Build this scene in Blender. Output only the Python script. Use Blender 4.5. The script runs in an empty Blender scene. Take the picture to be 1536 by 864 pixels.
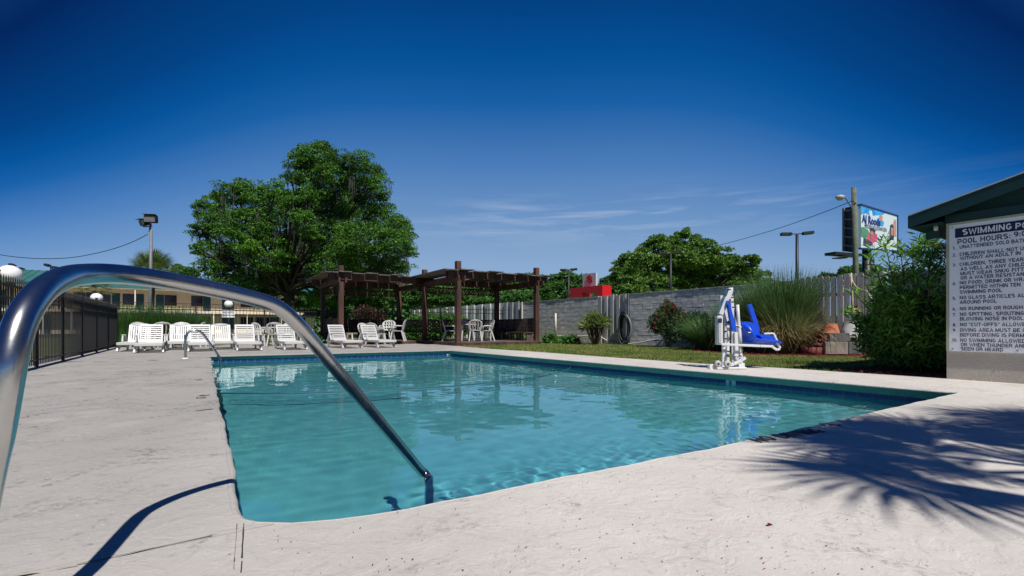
import bpy, bmesh, math, random
import numpy as np
from mathutils import Vector, Matrix
random.seed(7); np.random.seed(7)
S = bpy.context.scene
C = S.collection
PI = math.pi
# ------------------------------------------------------------------ camera
F = 709.0; EYE = 0.70                       # focal length in photo pixels; eye height
cam = bpy.data.cameras.new('camera'); cam.lens = 36 * F / 1536; cam.sensor_width = 36; cam.clip_end = 4000; cam.clip_start = 0.05
co = bpy.data.objects.new('camera', cam); C.objects.link(co); co.location = (0, 0, EYE); co.rotation_euler = (PI / 2, 0, 0); cam.shift_y = 59 / 1536   # level camera, picture shifted up
S.camera = co
S.render.resolution_x = 1024; S.render.resolution_y = 576
# ------------------------------------------------------------------ sun and sky
SA, SB = -0.36, 0.72                       # ground shift of a shadow per metre of height
sun_to = Vector((-SA, -SB, 1.0)).normalized()
elev = math.asin(sun_to.z); azim = math.atan2(sun_to.x, sun_to.y)
sl = bpy.data.lights.new('sun', 'SUN'); sl.energy = 5.0; sl.angle = math.radians(0.53); sl.color = (1.0, 0.955, 0.89)
so = bpy.data.objects.new('sun', sl); C.objects.link(so); so.rotation_euler = sun_to.to_track_quat('Z', 'Y').to_euler(); so.location = (8, -8, 14)
W = bpy.data.worlds.new('World'); S.world = W; W.use_nodes = True
nt = W.node_tree; nt.nodes.clear()
def wn(t, **k):
    n = nt.nodes.new(t)
    for a, b in k.items(): setattr(n, a, b)
    return n
def wmath(op, a, b=None, c=None):
    n = wn('ShaderNodeMath', operation=op)
    for i, v in enumerate((a, b, c)):
        if v is None: continue
        if isinstance(v, (int, float)): n.inputs[i].default_value = v
        else: nt.links.new(v, n.inputs[i])
    return n.outputs[0]
sky = wn('ShaderNodeTexSky', sky_type='NISHITA'); sky.sun_disc = False
sky.sun_elevation = elev; sky.sun_rotation = azim; sky.altitude = 0; sky.air_density = 1.0; sky.dust_density = 0.6; sky.ozone_density = 3.0
tc = wn('ShaderNodeTexCoord'); sep = wn('ShaderNodeSeparateXYZ'); nt.links.new(tc.outputs['Generated'], sep.inputs[0])
# deep polarised blue: the sky darkens with height and away from a pale patch low in the north; the unseen zenith is raised to lift shadows
dot = wn('ShaderNodeVectorMath', operation='DOT_PRODUCT'); nt.links.new(tc.outputs['Generated'], dot.inputs[0])
dv = Vector((0.0, 1.0, 0.0)); dot.inputs[1].default_value = dv
ang = wmath('ARCCOSINE', dot.outputs['Value'])
el = wmath('ARCSINE', sep.outputs[2])
side = wmath('SUBTRACT', wmath('MULTIPLY', ang, ang), wmath('MULTIPLY', el, el))
side = wmath('MINIMUM', wmath('MAXIMUM', side, 0.0), 0.85)
key = wmath('MULTIPLY', el, wmath('ADD', wmath('MULTIPLY', wmath('POWER', side, 1.8), 2.5), 1.0))
ramp = wn('ShaderNodeValToRGB'); nt.links.new(key, ramp.inputs[0])
SKY_STOPS = [(0.0, (0.27, 0.40, 0.59)), (0.13, (0.235, 0.365, 0.57)), (0.22, (0.15, 0.29, 0.53)), (0.33, (0.069, 0.20, 0.479)), (0.44, (0.010, 0.118, 0.385)),
             (0.51, (0.002, 0.086, 0.325)), (0.60, (0.001, 0.056, 0.235)), (0.85, (0.001, 0.020, 0.115)), (1.0, (0.005, 0.035, 0.16))]
e = ramp.color_ramp.elements
while len(e) < len(SKY_STOPS): e.new(0.5)
for i, (p_, c_) in enumerate(SKY_STOPS): e[i].position = p_; e[i].color = (*c_, 1)
# thin cirrus low in the north, part of the sky
mp = wn('ShaderNodeMapping'); nt.links.new(tc.outputs['Generated'], mp.inputs[0]); mp.inputs['Rotation'].default_value = (0, math.radians(6), 0); mp.inputs['Scale'].default_value = (3.2, 3.2, 38)
nz = wn('ShaderNodeTexNoise'); nt.links.new(mp.outputs[0], nz.inputs[0]); nz.inputs['Scale'].default_value = 1.6; nz.inputs['Detail'].default_value = 6; nz.inputs['Roughness'].default_value = 0.55; nz.inputs['Distortion'].default_value = 0.4
cr = wn('ShaderNodeMapRange'); nt.links.new(nz.outputs[0], cr.inputs[0]); cr.inputs[1].default_value = 0.46; cr.inputs[2].default_value = 0.80
band = wmath('MULTIPLY', wmath('SUBTRACT', el, 0.222), 26.0)
band = wmath('POWER', 2.718, wmath('MULTIPLY', wmath('MULTIPLY', band, band), -1.0))
azn = wmath('ARCTAN2', sep.outputs[0], sep.outputs[1])
azb = wmath('MULTIPLY', wmath('SUBTRACT', azn, 0.17), 2.7)
azb = wmath('POWER', 2.718, wmath('MULTIPLY', wmath('MULTIPLY', azb, azb), -1.0))
cl = wmath('MULTIPLY', wmath('MULTIPLY', cr.outputs[0], band), wmath('MULTIPLY', azb, 0.60))
# the ramp sets the sky colour; nishita only varies its brightness slightly
hs = wn('ShaderNodeMixRGB', blend_type='MULTIPLY'); hs.inputs[0].default_value = 1.0
lum = wn('ShaderNodeRGBToBW'); nt.links.new(sky.outputs[0], lum.inputs[0])
lm = wmath('MULTIPLY', wmath('POWER', wmath('MULTIPLY', lum.outputs[0], 0.22), 0.12), 1.09)
nt.links.new(ramp.outputs[0], hs.inputs[1]); nt.links.new(lm, hs.inputs[2])
cm = wn('ShaderNodeMixRGB'); nt.links.new(cl, cm.inputs[0]); nt.links.new(hs.outputs[0], cm.inputs[1]); cm.inputs[2].default_value = (0.62, 0.68, 0.80, 1)
bgm = wn('ShaderNodeMixRGB', blend_type='MULTIPLY'); bgm.inputs[0].default_value = 1; nt.links.new(cm.outputs[0], bgm.inputs[1]); bgm.inputs[2].default_value = (10, 10, 10, 1)
bg = wn('ShaderNodeBackground'); nt.links.new(bgm.outputs[0], bg.inputs[0]); bg.inputs[1].default_value = 0.10
ow = wn('ShaderNodeOutputWorld'); nt.links.new(bg.outputs[0], ow.inputs[0])
S.view_settings.view_transform = 'Standard'; S.view_settings.look = 'None'; S.view_settings.gamma = 1; S.view_settings.exposure = 0.0
S.cycles.use_denoising = True; S.cycles.max_bounces = 8; S.cycles.transparent_max_bounces = 16; S.cycles.caustics_reflective = False; S.cycles.caustics_refractive = True
# ------------------------------------------------------------------ geometry of the place
def ray(px, py):
    return Vector((px - 768, F, 491 - py))
def G(px, py, z=0.0):                     # the point at height z seen at a pixel of the photograph
    r = ray(px, py); t = (z - EYE) / r.z
    return Vector((r.x * t, r.y * t, z))
def D(px, py, Y):                         # the point at forward distance Y
    r = ray(px, py); t = Y / r.y
    return Vector((r.x * t, Y, EYE + r.z * t))
def PX(px, Y, z=0.0):                     # at forward distance Y, height z, column px (near the horizon row)
    r = ray(px, 491 - 0); return Vector((r.x / r.y * Y, Y, z))
U = Vector((-468, ray(300, 491).y, 0)).normalized()      # away along the long side of the pool
V = Vector((U.y, -U.x, 0))                               # to the right, across the pool
RZU = math.atan2(V.y, V.x)                               # rotation that turns +x to V and +y to U
# ------------------------------------------------------------------ materials
MATS = {}
def newmat(name):
    m = bpy.data.materials.new(name); m.use_nodes = True; t = m.node_tree
    return m, t, t.nodes['Principled BSDF']
def link(t, a, b): t.links.new(a, b)
def mat(name, col, rough=0.6, metal=0.0, var=0.15, scale=6.0, bump=0.0, bscale=40.0, detail=5, hue=None, coat=0.0, island=0.0, stretch=None, trans=0.0, spec=0.5):
    if name in MATS: return MATS[name]
    m, t, b = newmat(name)
    N = t.nodes
    tcn = N.new('ShaderNodeTexCoord'); src = tcn.outputs['Object']
    if stretch:
        mpn = N.new('ShaderNodeMapping'); mpn.inputs['Scale'].default_value = stretch; link(t, src, mpn.inputs[0]); src = mpn.outputs[0]
    nz = N.new('ShaderNodeTexNoise'); nz.inputs['Scale'].default_value = scale; nz.inputs['Detail'].default_value = detail; nz.inputs['Roughness'].default_value = 0.6; link(t, src, nz.inputs[0])
    rp = N.new('ShaderNodeValToRGB'); link(t, nz.outputs[0], rp.inputs[0])
    c0 = tuple(max(0, c * (1 - var)) for c in col); c1 = tuple(min(1, c * (1 + var)) for c in (hue or col))
    rp.color_ramp.elements[0].position = 0.32; rp.color_ramp.elements[0].color = (*c0, 1)
    rp.color_ramp.elements[1].position = 0.68; rp.color_ramp.elements[1].color = (*c1, 1)
    out = rp.outputs[0]
    if island > 0:
        ge = N.new('ShaderNodeNewGeometry'); mr = N.new('ShaderNodeMapRange'); link(t, ge.outputs['Random Per Island'], mr.inputs[0]); mr.inputs[3].default_value = 1 - island; mr.inputs[4].default_value = 1 + island
        mx = N.new('ShaderNodeMixRGB'); mx.blend_type = 'MULTIPLY'; mx.inputs[0].default_value = 1; link(t, out, mx.inputs[1]); link(t, mr.outputs[0], mx.inputs[2]); out = mx.outputs[0]
    link(t, out, b.inputs['Base Color'])
    b.inputs['Roughness'].default_value = rough; b.inputs['Metallic'].default_value = metal; b.inputs['Coat Weight'].default_value = coat
    b.inputs['Specular IOR Level'].default_value = spec
    if bump > 0:
        nb = N.new('ShaderNodeTexNoise'); nb.inputs['Scale'].default_value = bscale; nb.inputs['Detail'].default_value = 4; link(t, src, nb.inputs[0])
        bp = N.new('ShaderNodeBump'); bp.inputs['Strength'].default_value = bump; bp.inputs['Distance'].default_value = 0.02; link(t, nb.outputs[0], bp.inputs['Height']); link(t, bp.outputs[0], b.inputs['Normal'])
    if trans > 0:                          # leaves let some light through
        tr = N.new('ShaderNodeBsdfTranslucent'); link(t, out, tr.inputs[0]); ms = N.new('ShaderNodeMixShader'); ms.inputs[0].default_value = trans
        link(t, b.outputs[0], ms.inputs[1]); link(t, tr.outputs[0], ms.inputs[2]); link(t, ms.outputs[0], N['Material Output'].inputs[0])
    MATS[name] = m
    return m
def leafmat(name, col, col2, island=0.35, rough=0.55, trans=0.25, scale=0.6):
    return mat(name, col, rough=rough, var=0.12, scale=scale, hue=col2, island=island, trans=trans, spec=0.3)
M = {
 'white_plastic': mat('white_plastic', (0.53, 0.53, 0.525), 0.35, var=0.04, scale=4, bump=0.05),
 'aged_plastic': mat('aged_plastic', (0.44, 0.43, 0.41), 0.45, var=0.08, scale=5, bump=0.05),
 'white_metal': mat('white_metal', (0.64, 0.65, 0.66), 0.3, var=0.06, scale=9),
 'blue_plastic': mat('blue_plastic', (0.006, 0.075, 0.62), 0.28, var=0.06, coat=0.3),
 'black_metal': mat('black_metal', (0.006, 0.006, 0.009), 0.55, var=0.25, scale=8),
 'redwood': mat('redwood', (0.050, 0.020, 0.014), 0.75, var=0.45, scale=3, hue=(0.078, 0.034, 0.024), bump=0.35, bscale=30, stretch=(1, 1, 0.25)),
 'old_wood': mat('old_wood', (0.07, 0.04, 0.032), 0.85, var=0.45, scale=4, hue=(0.10, 0.07, 0.06), bump=0.4, bscale=25),
 'wood_top': mat('wood_top', (0.075, 0.06, 0.055), 0.8, var=0.4, scale=4, hue=(0.13, 0.11, 0.10), bump=0.3, bscale=30),
 'board_grey': mat('board_grey', (0.46, 0.44, 0.43), 0.85, var=0.18, scale=2.5, hue=(0.53, 0.51, 0.495), bump=0.3, bscale=18, stretch=(3, 3, 0.3)),
 'corrugated': mat('corrugated', (0.42, 0.42, 0.45), 0.6, var=0.15, scale=2, bump=0.1),
 'pale_sheet': mat('pale_sheet', (0.68, 0.68, 0.70), 0.6, var=0.12, scale=2, bump=0.1),
 'block': mat('block', (0.58, 0.565, 0.56), 0.95, var=0.3, scale=3.5, hue=(0.66, 0.64, 0.625), bump=0.5, bscale=16, stretch=(1, 1, 3.2)),
 'block_cap': mat('block_cap', (0.42, 0.41, 0.39), 0.95, var=0.3, scale=5, bump=0.7, bscale=16),
 'dark_block': mat('dark_block', (0.10, 0.105, 0.11), 0.95, var=0.3, scale=6, bump=0.6, bscale=30),
 'tan_block': mat('tan_block', (0.22, 0.20, 0.17), 0.95, var=0.25, scale=6, bump=0.6, bscale=30),
 'terracotta': mat('terracotta', (0.42, 0.13, 0.07), 0.8, var=0.2, scale=5, bump=0.2),
 'grey_pot': mat('grey_pot', (0.42, 0.42, 0.44), 0.6, var=0.12, scale=5),
 'red_clay': mat('red_clay', (0.15, 0.035, 0.028), 0.8, var=0.3, scale=6),
 'cream_wall': mat('cream_wall', (0.50, 0.455, 0.39), 0.9, var=0.08, scale=3, bump=0.5, bscale=55),
 'motel_wall': mat('motel_wall', (0.78, 0.66, 0.46), 0.9, var=0.08, scale=0.5, bump=0.1),
 'motel_trim': mat('motel_trim', (0.80, 0.70, 0.56), 0.8, var=0.06),
 'motel_roof': mat('motel_roof', (0.04, 0.15, 0.14), 0.5, var=0.12, scale=0.6),
 'teal_door': mat('teal_door', (0.012, 0.07, 0.085), 0.5, var=0.1),
 'dark_recess': mat('dark_recess', (0.03, 0.025, 0.03), 0.7, var=0.2),
 'glass_dark': mat('glass_dark', (0.03, 0.02, 0.03), 0.08, var=0.3, scale=1.5),
 'green_trim': mat('green_trim', (0.006, 0.036, 0.033), 0.45, var=0.12, scale=3, bump=0.08, bscale=60),
 'green_gable': mat('green_gable', (0.008, 0.040, 0.037), 0.6, var=0.12, scale=3, bump=0.12, bscale=30),
 'drip_edge': mat('drip_edge', (0.5, 0.52, 0.5), 0.4, var=0.1),
 'sign_white': mat('sign_white', (0.86, 0.87, 0.90), 0.4, var=0.04, scale=2),
 'sign_shade': mat('sign_shade', (0.50, 0.54, 0.58), 0.5, var=0.06),  # white sign face with its shade put into the colour
 'sign_navy': mat('sign_navy', (0.010, 0.010, 0.055), 0.5, var=0.05),
 'sign_frame': mat('sign_frame', (0.42, 0.42, 0.30), 0.6, var=0.1),
 'coping_green': mat('coping_green', (0.19, 0.36, 0.29), 0.7, var=0.14, scale=3, bump=0.2, bscale=20),
 'grout': mat('grout', (0.62, 0.66, 0.66), 0.8, var=0.1),
 'tile_blue': mat('tile_blue', (0.006, 0.042, 0.19), 0.3, var=0.35, scale=5),
 'tile_white': mat('tile_white', (0.70, 0.74, 0.72), 0.15, var=0.1),
 'trunk': mat('trunk', (0.035, 0.030, 0.026), 0.95, var=0.35, scale=3, bump=0.8, bscale=12),
 'stem_brown': mat('stem_brown', (0.09, 0.06, 0.04), 0.9, var=0.3, scale=6),
 'palm_trunk': mat('palm_trunk', (0.13, 0.10, 0.075), 0.95, var=0.35, scale=9, bump=0.8, bscale=14),
 'moss': mat('moss', (0.055, 0.062, 0.055), 0.95, var=0.3, scale=1.5, island=0.3),
 'globe': mat('globe', (0.85, 0.85, 0.86), 0.3, var=0.02),
 'galv': mat('galv', (0.17, 0.18, 0.21), 0.6, metal=0.2, var=0.15, scale=3),
 'dark_steel': mat('dark_steel', (0.012, 0.014, 0.02), 0.5, var=0.2),
 'utility_wood': mat('utility_wood', (0.12, 0.14, 0.10), 0.9, var=0.3, scale=3, bump=0.4, bscale=12),
 'red_paint': mat('red_paint', (0.62, 0.008, 0.012), 0.4, var=0.06),
 'logo_red': mat('logo_red', (0.60, 0.01, 0.02), 0.4, var=0.03),
 'text_blue': mat('text_blue', (0.02, 0.05, 0.25), 0.5, var=0.05),
 'hose': mat('hose', (0.025, 0.026, 0.03), 0.6, var=0.3, scale=10),
 'pvc': mat('pvc', (0.62, 0.60, 0.52), 0.5, var=0.12, scale=4),
 'rope': mat('rope', (0.45, 0.40, 0.30), 0.9, var=0.2, scale=20),
 'rope_dark': mat('rope_dark', (0.02, 0.09, 0.13), 0.6, var=0.2, scale=10),
 'deck_mark': mat('deck_mark', (0.03, 0.03, 0.035), 0.8, var=0.5, scale=25),
 'joint_pale': mat('joint_pale', (0.56, 0.54, 0.51), 0.9, var=0.15, scale=30),
 'rubber': mat('rubber', (0.03, 0.03, 0.035), 0.7, var=0.2),
 'plaster': mat('plaster', (0.165, 0.49, 0.555), 0.9, var=0.09, scale=1.2, bump=0.15, bscale=6, detail=6),
 'bb_sky': mat('bb_sky', (0.03, 0.25, 0.68), 0.5, var=0.2, scale=0.6, hue=(0.05, 0.40, 0.85)),
 'bb_white': mat('bb_white', (0.62, 0.74, 0.80), 0.5, var=0.06),
 'bb_pink': mat('bb_pink', (0.55, 0.10, 0.18), 0.5, var=0.2, scale=2),
 'bb_skin': mat('bb_skin', (0.50, 0.28, 0.20), 0.5, var=0.15, scale=2),
 'bb_dark': mat('bb_dark', (0.06, 0.05, 0.08), 0.5, var=0.2, scale=2),
 'bb_green': mat('bb_green', (0.08, 0.28, 0.14), 0.5, var=0.2, scale=2),
 'petal_red': mat('petal_red', (0.36, 0.02, 0.04), 0.6, var=0.3, scale=8),
 'petal_yellow': mat('petal_yellow', (0.75, 0.68, 0.22), 0.6, var=0.15, scale=8),
}
M['leaf_oak'] = leafmat('leaf_oak', (0.040, 0.120, 0.014), (0.10, 0.25, 0.028), 0.6, scale=0.35)
M['leaf_far'] = leafmat('leaf_far', (0.085, 0.185, 0.028), (0.15, 0.28, 0.05), 0.35, scale=0.25)
M['leaf_far_dark'] = leafmat('leaf_far_dark', (0.055, 0.155, 0.035), (0.095, 0.23, 0.05), 0.3, scale=0.2)
M['leaf_palm'] = leafmat('leaf_palm', (0.08, 0.16, 0.045), (0.18, 0.24, 0.08), 0.35)
M['leaf_yucca'] = leafmat('leaf_yucca', (0.06, 0.13, 0.035), (0.20, 0.24, 0.06), 0.45, rough=0.4, scale=3)
M['leaf_rose'] = leafmat('leaf_rose', (0.03, 0.08, 0.028), (0.075, 0.13, 0.045), 0.45, scale=3)
M['leaf_shrub'] = leafmat('leaf_shrub', (0.03, 0.08, 0.032), (0.05, 0.12, 0.045), 0.4, scale=2)
M['leaf_oleander'] = leafmat('leaf_oleander', (0.05, 0.17, 0.03), (0.19, 0.40, 0.05), 0.4, rough=0.4, scale=1.6)
M['leaf_red'] = leafmat('leaf_red', (0.10, 0.02, 0.015), (0.20, 0.045, 0.03), 0.4)
M['blade_green'] = leafmat('blade_green', (0.085, 0.19, 0.06), (0.15, 0.27, 0.09), 0.4, scale=2)
M['blade_straw'] = leafmat('blade_straw', (0.20, 0.20, 0.09), (0.42, 0.36, 0.19), 0.4, scale=2)
M['hedge'] = leafmat('hedge', (0.055, 0.16, 0.03), (0.12, 0.28, 0.05), 0.4, scale=2)
M['mulch'] = mat('mulch', (0.20, 0.036, 0.022), 0.95, var=0.4, scale=18, island=0.4)
M['lawn_blade'] = leafmat('lawn_blade', (0.085, 0.20, 0.018), (0.26, 0.24, 0.085), 0.35, scale=1.1)
# lawn soil
def lawn_mat():
    m, t, b = newmat('lawn_ground'); N = t.nodes
    tcn = N.new('ShaderNodeTexCoord')
    a = N.new('ShaderNodeTexNoise'); a.inputs['Scale'].default_value = 0.9; a.inputs['Detail'].default_value = 8; link(t, tcn.outputs['Object'], a.inputs[0])
    r = N.new('ShaderNodeValToRGB'); link(t, a.outputs[0], r.inputs[0])
    r.color_ramp.elements[0].position = 0.35; r.color_ramp.elements[0].color = (0.075, 0.16, 0.02, 1)
    r.color_ramp.elements[1].position = 0.65; r.color_ramp.elements[1].color = (0.21, 0.19, 0.08, 1)
    link(t, r.outputs[0], b.inputs['Base Color']); b.inputs['Roughness'].default_value = 0.95
    return m
M['lawn'] = lawn_mat()
def deck_mat():
    m, t, b = newmat('deck_concrete'); N = t.nodes
    ge = N.new('ShaderNodeNewGeometry'); P = ge.outputs['Position']
    def noise(sc, det=5, ro=0.55, dist=0.0, vec=P):
        n = N.new('ShaderNodeTexNoise'); n.inputs['Scale'].default_value = sc; n.inputs['Detail'].default_value = det; n.inputs['Roughness'].default_value = ro; n.inputs['Distortion'].default_value = dist; link(t, vec, n.inputs[0]); return n.outputs[0]
    def mr(v, a, bb, c=0.0, d=1.0):
        n = N.new('ShaderNodeMapRange'); link(t, v, n.inputs[0]); n.inputs[1].default_value = a; n.inputs[2].default_value = bb; n.inputs[3].default_value = c; n.inputs[4].default_value = d; return n.outputs[0]
    def mx(f, c1, c2, bt='MIX'):
        n = N.new('ShaderNodeMixRGB'); n.blend_type = bt
        for i, v in enumerate((f, c1, c2)):
            if isinstance(v, float): n.inputs[i].default_value = v
            elif isinstance(v, tuple): n.inputs[i].default_value = (*v, 1)
            else: link(t, v, n.inputs[i])
        return n.outputs[0]
    def ma(op, a, bb):
        n = N.new('ShaderNodeMath'); n.operation = op
        for i, v in enumerate((a, bb)):
            if isinstance(v, float): n.inputs[i].default_value = v
            else: link(t, v, n.inputs[i])
        return n.outputs[0]
    sp0 = N.new('ShaderNodeSeparateXYZ'); link(t, P, sp0.inputs[0])
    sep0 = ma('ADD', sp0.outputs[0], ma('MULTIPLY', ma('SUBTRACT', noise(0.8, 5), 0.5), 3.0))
    big = mr(noise(0.33, 4), 0.35, 0.65)
    col = mx(big, (0.53, 0.50, 0.455), (0.635, 0.60, 0.555))
    mid = mr(noise(2.4, 7, 0.65, 0.4), 0.38, 0.66)
    col = mx(ma('MULTIPLY', mid, 0.35), col, (0.42, 0.39, 0.35))
    fine = mr(noise(38, 5, 0.7), 0.35, 0.7)
    col = mx(ma('MULTIPLY', fine, 0.22), col, (0.72, 0.69, 0.65))
    left_dim = mr(sep0, 0.3, -2.4)  # greyer towards the left: vignette darkening painted into the deck colour
    col = mx(ma('MULTIPLY', left_dim, 0.78), col, (0.30, 0.288, 0.272))
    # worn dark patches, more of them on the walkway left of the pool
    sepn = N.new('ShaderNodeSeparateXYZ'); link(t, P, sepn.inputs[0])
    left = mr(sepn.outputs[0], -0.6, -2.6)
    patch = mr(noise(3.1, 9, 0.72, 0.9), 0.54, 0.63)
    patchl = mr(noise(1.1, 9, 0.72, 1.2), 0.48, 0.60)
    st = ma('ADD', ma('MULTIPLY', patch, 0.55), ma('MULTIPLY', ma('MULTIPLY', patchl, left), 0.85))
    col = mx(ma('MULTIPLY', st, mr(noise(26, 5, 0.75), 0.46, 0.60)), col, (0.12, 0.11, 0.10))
    chip = mr(noise(48, 4, 0.7), 0.60, 0.68)
    col = mx(ma('MULTIPLY', chip, 0.40), col, (0.74, 0.71, 0.67))
    pinkish = mr(noise(1.9, 3), 0.58, 0.70)
    col = mx(ma('MULTIPLY', pinkish, 0.35), col, (0.56, 0.47, 0.44))
    # grit and small pits
    vo = N.new('ShaderNodeTexVoronoi'); vo.inputs['Scale'].default_value = 17; link(t, P, vo.inputs[0])
    pit = ma('MULTIPLY', mr(vo.outputs['Distance'], 0.10, 0.045), mr(noise(5.5, 3), 0.47, 0.57))
    col = mx(ma('MULTIPLY', pit, 0.75), col, (0.10, 0.09, 0.08))
    link(t, col, b.inputs['Base Color'])
    b.inputs['Roughness'].default_value = 0.88; b.inputs['Specular IOR Level'].default_value = 0.3
    # troweled knock-down relief
    tr = mr(noise(9.0, 6, 0.6, 1.1), 0.44, 0.56)
    hgt = ma('ADD', ma('MULTIPLY', tr, 0.55), ma('MULTIPLY', noise(60, 5, 0.7), 0.5))
    hgt = ma('SUBTRACT', hgt, ma('MULTIPLY', pit, 1.2))
    hgt = ma('ADD', hgt, ma('MULTIPLY', noise(1.3, 3), 2.0))
    bp = N.new('ShaderNodeBump'); bp.inputs['Strength'].default_value = 0.32; bp.inputs['Distance'].default_value = 0.012; link(t, hgt, bp.inputs['Height']); link(t, bp.outputs[0], b.inputs['Normal'])
    return m
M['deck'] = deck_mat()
def steel_mat():
    m, t, b = newmat('polished_steel'); N = t.nodes
    tcn = N.new('ShaderNodeTexCoord')
    n = N.new('ShaderNodeTexNoise'); n.inputs['Scale'].default_value = 3; n.inputs['Detail'].default_value = 7; n.inputs['Roughness'].default_value = 0.7; link(t, tcn.outputs['Object'], n.inputs[0])
    mr = N.new('ShaderNodeMapRange'); link(t, n.outputs[0], mr.inputs[0]); mr.inputs[1].default_value = 0.3; mr.inputs[2].default_value = 0.7; mr.inputs[3].default_value = 0.16; mr.inputs[4].default_value = 0.32; link(t, mr.outputs[0], b.inputs['Roughness'])
    b.inputs['Metallic'].default_value = 1; b.inputs['Base Color'].default_value = (0.52, 0.52, 0.515, 1)
    n2 = N.new('ShaderNodeTexNoise'); n2.inputs['Scale'].default_value = 14; n2.inputs['Detail'].default_value = 4; link(t, tcn.outputs['Object'], n2.inputs[0])
    bp = N.new('ShaderNodeBump'); bp.inputs['Strength'].default_value = 0.10; bp.inputs['Distance'].default_value = 0.01; link(t, n2.outputs[0], bp.inputs['Height']); link(t, bp.outputs[0], b.inputs['Normal'])
    return m
M['steel'] = steel_mat()
def water_mat():
    m = bpy.data.materials.new('pool_water'); m.use_nodes = True; t = m.node_tree; N = t.nodes; N.clear()
    gl = N.new('ShaderNodeBsdfGlass'); gl.inputs['IOR'].default_value = 1.33; gl.inputs['Roughness'].default_value = 0.0; gl.inputs['Color'].default_value = (0.80, 0.97, 0.98, 1)
    o = N.new('ShaderNodeOutputMaterial'); link(t, gl.outputs[0], o.inputs[0])
    return m
M['water'] = water_mat()
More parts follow.
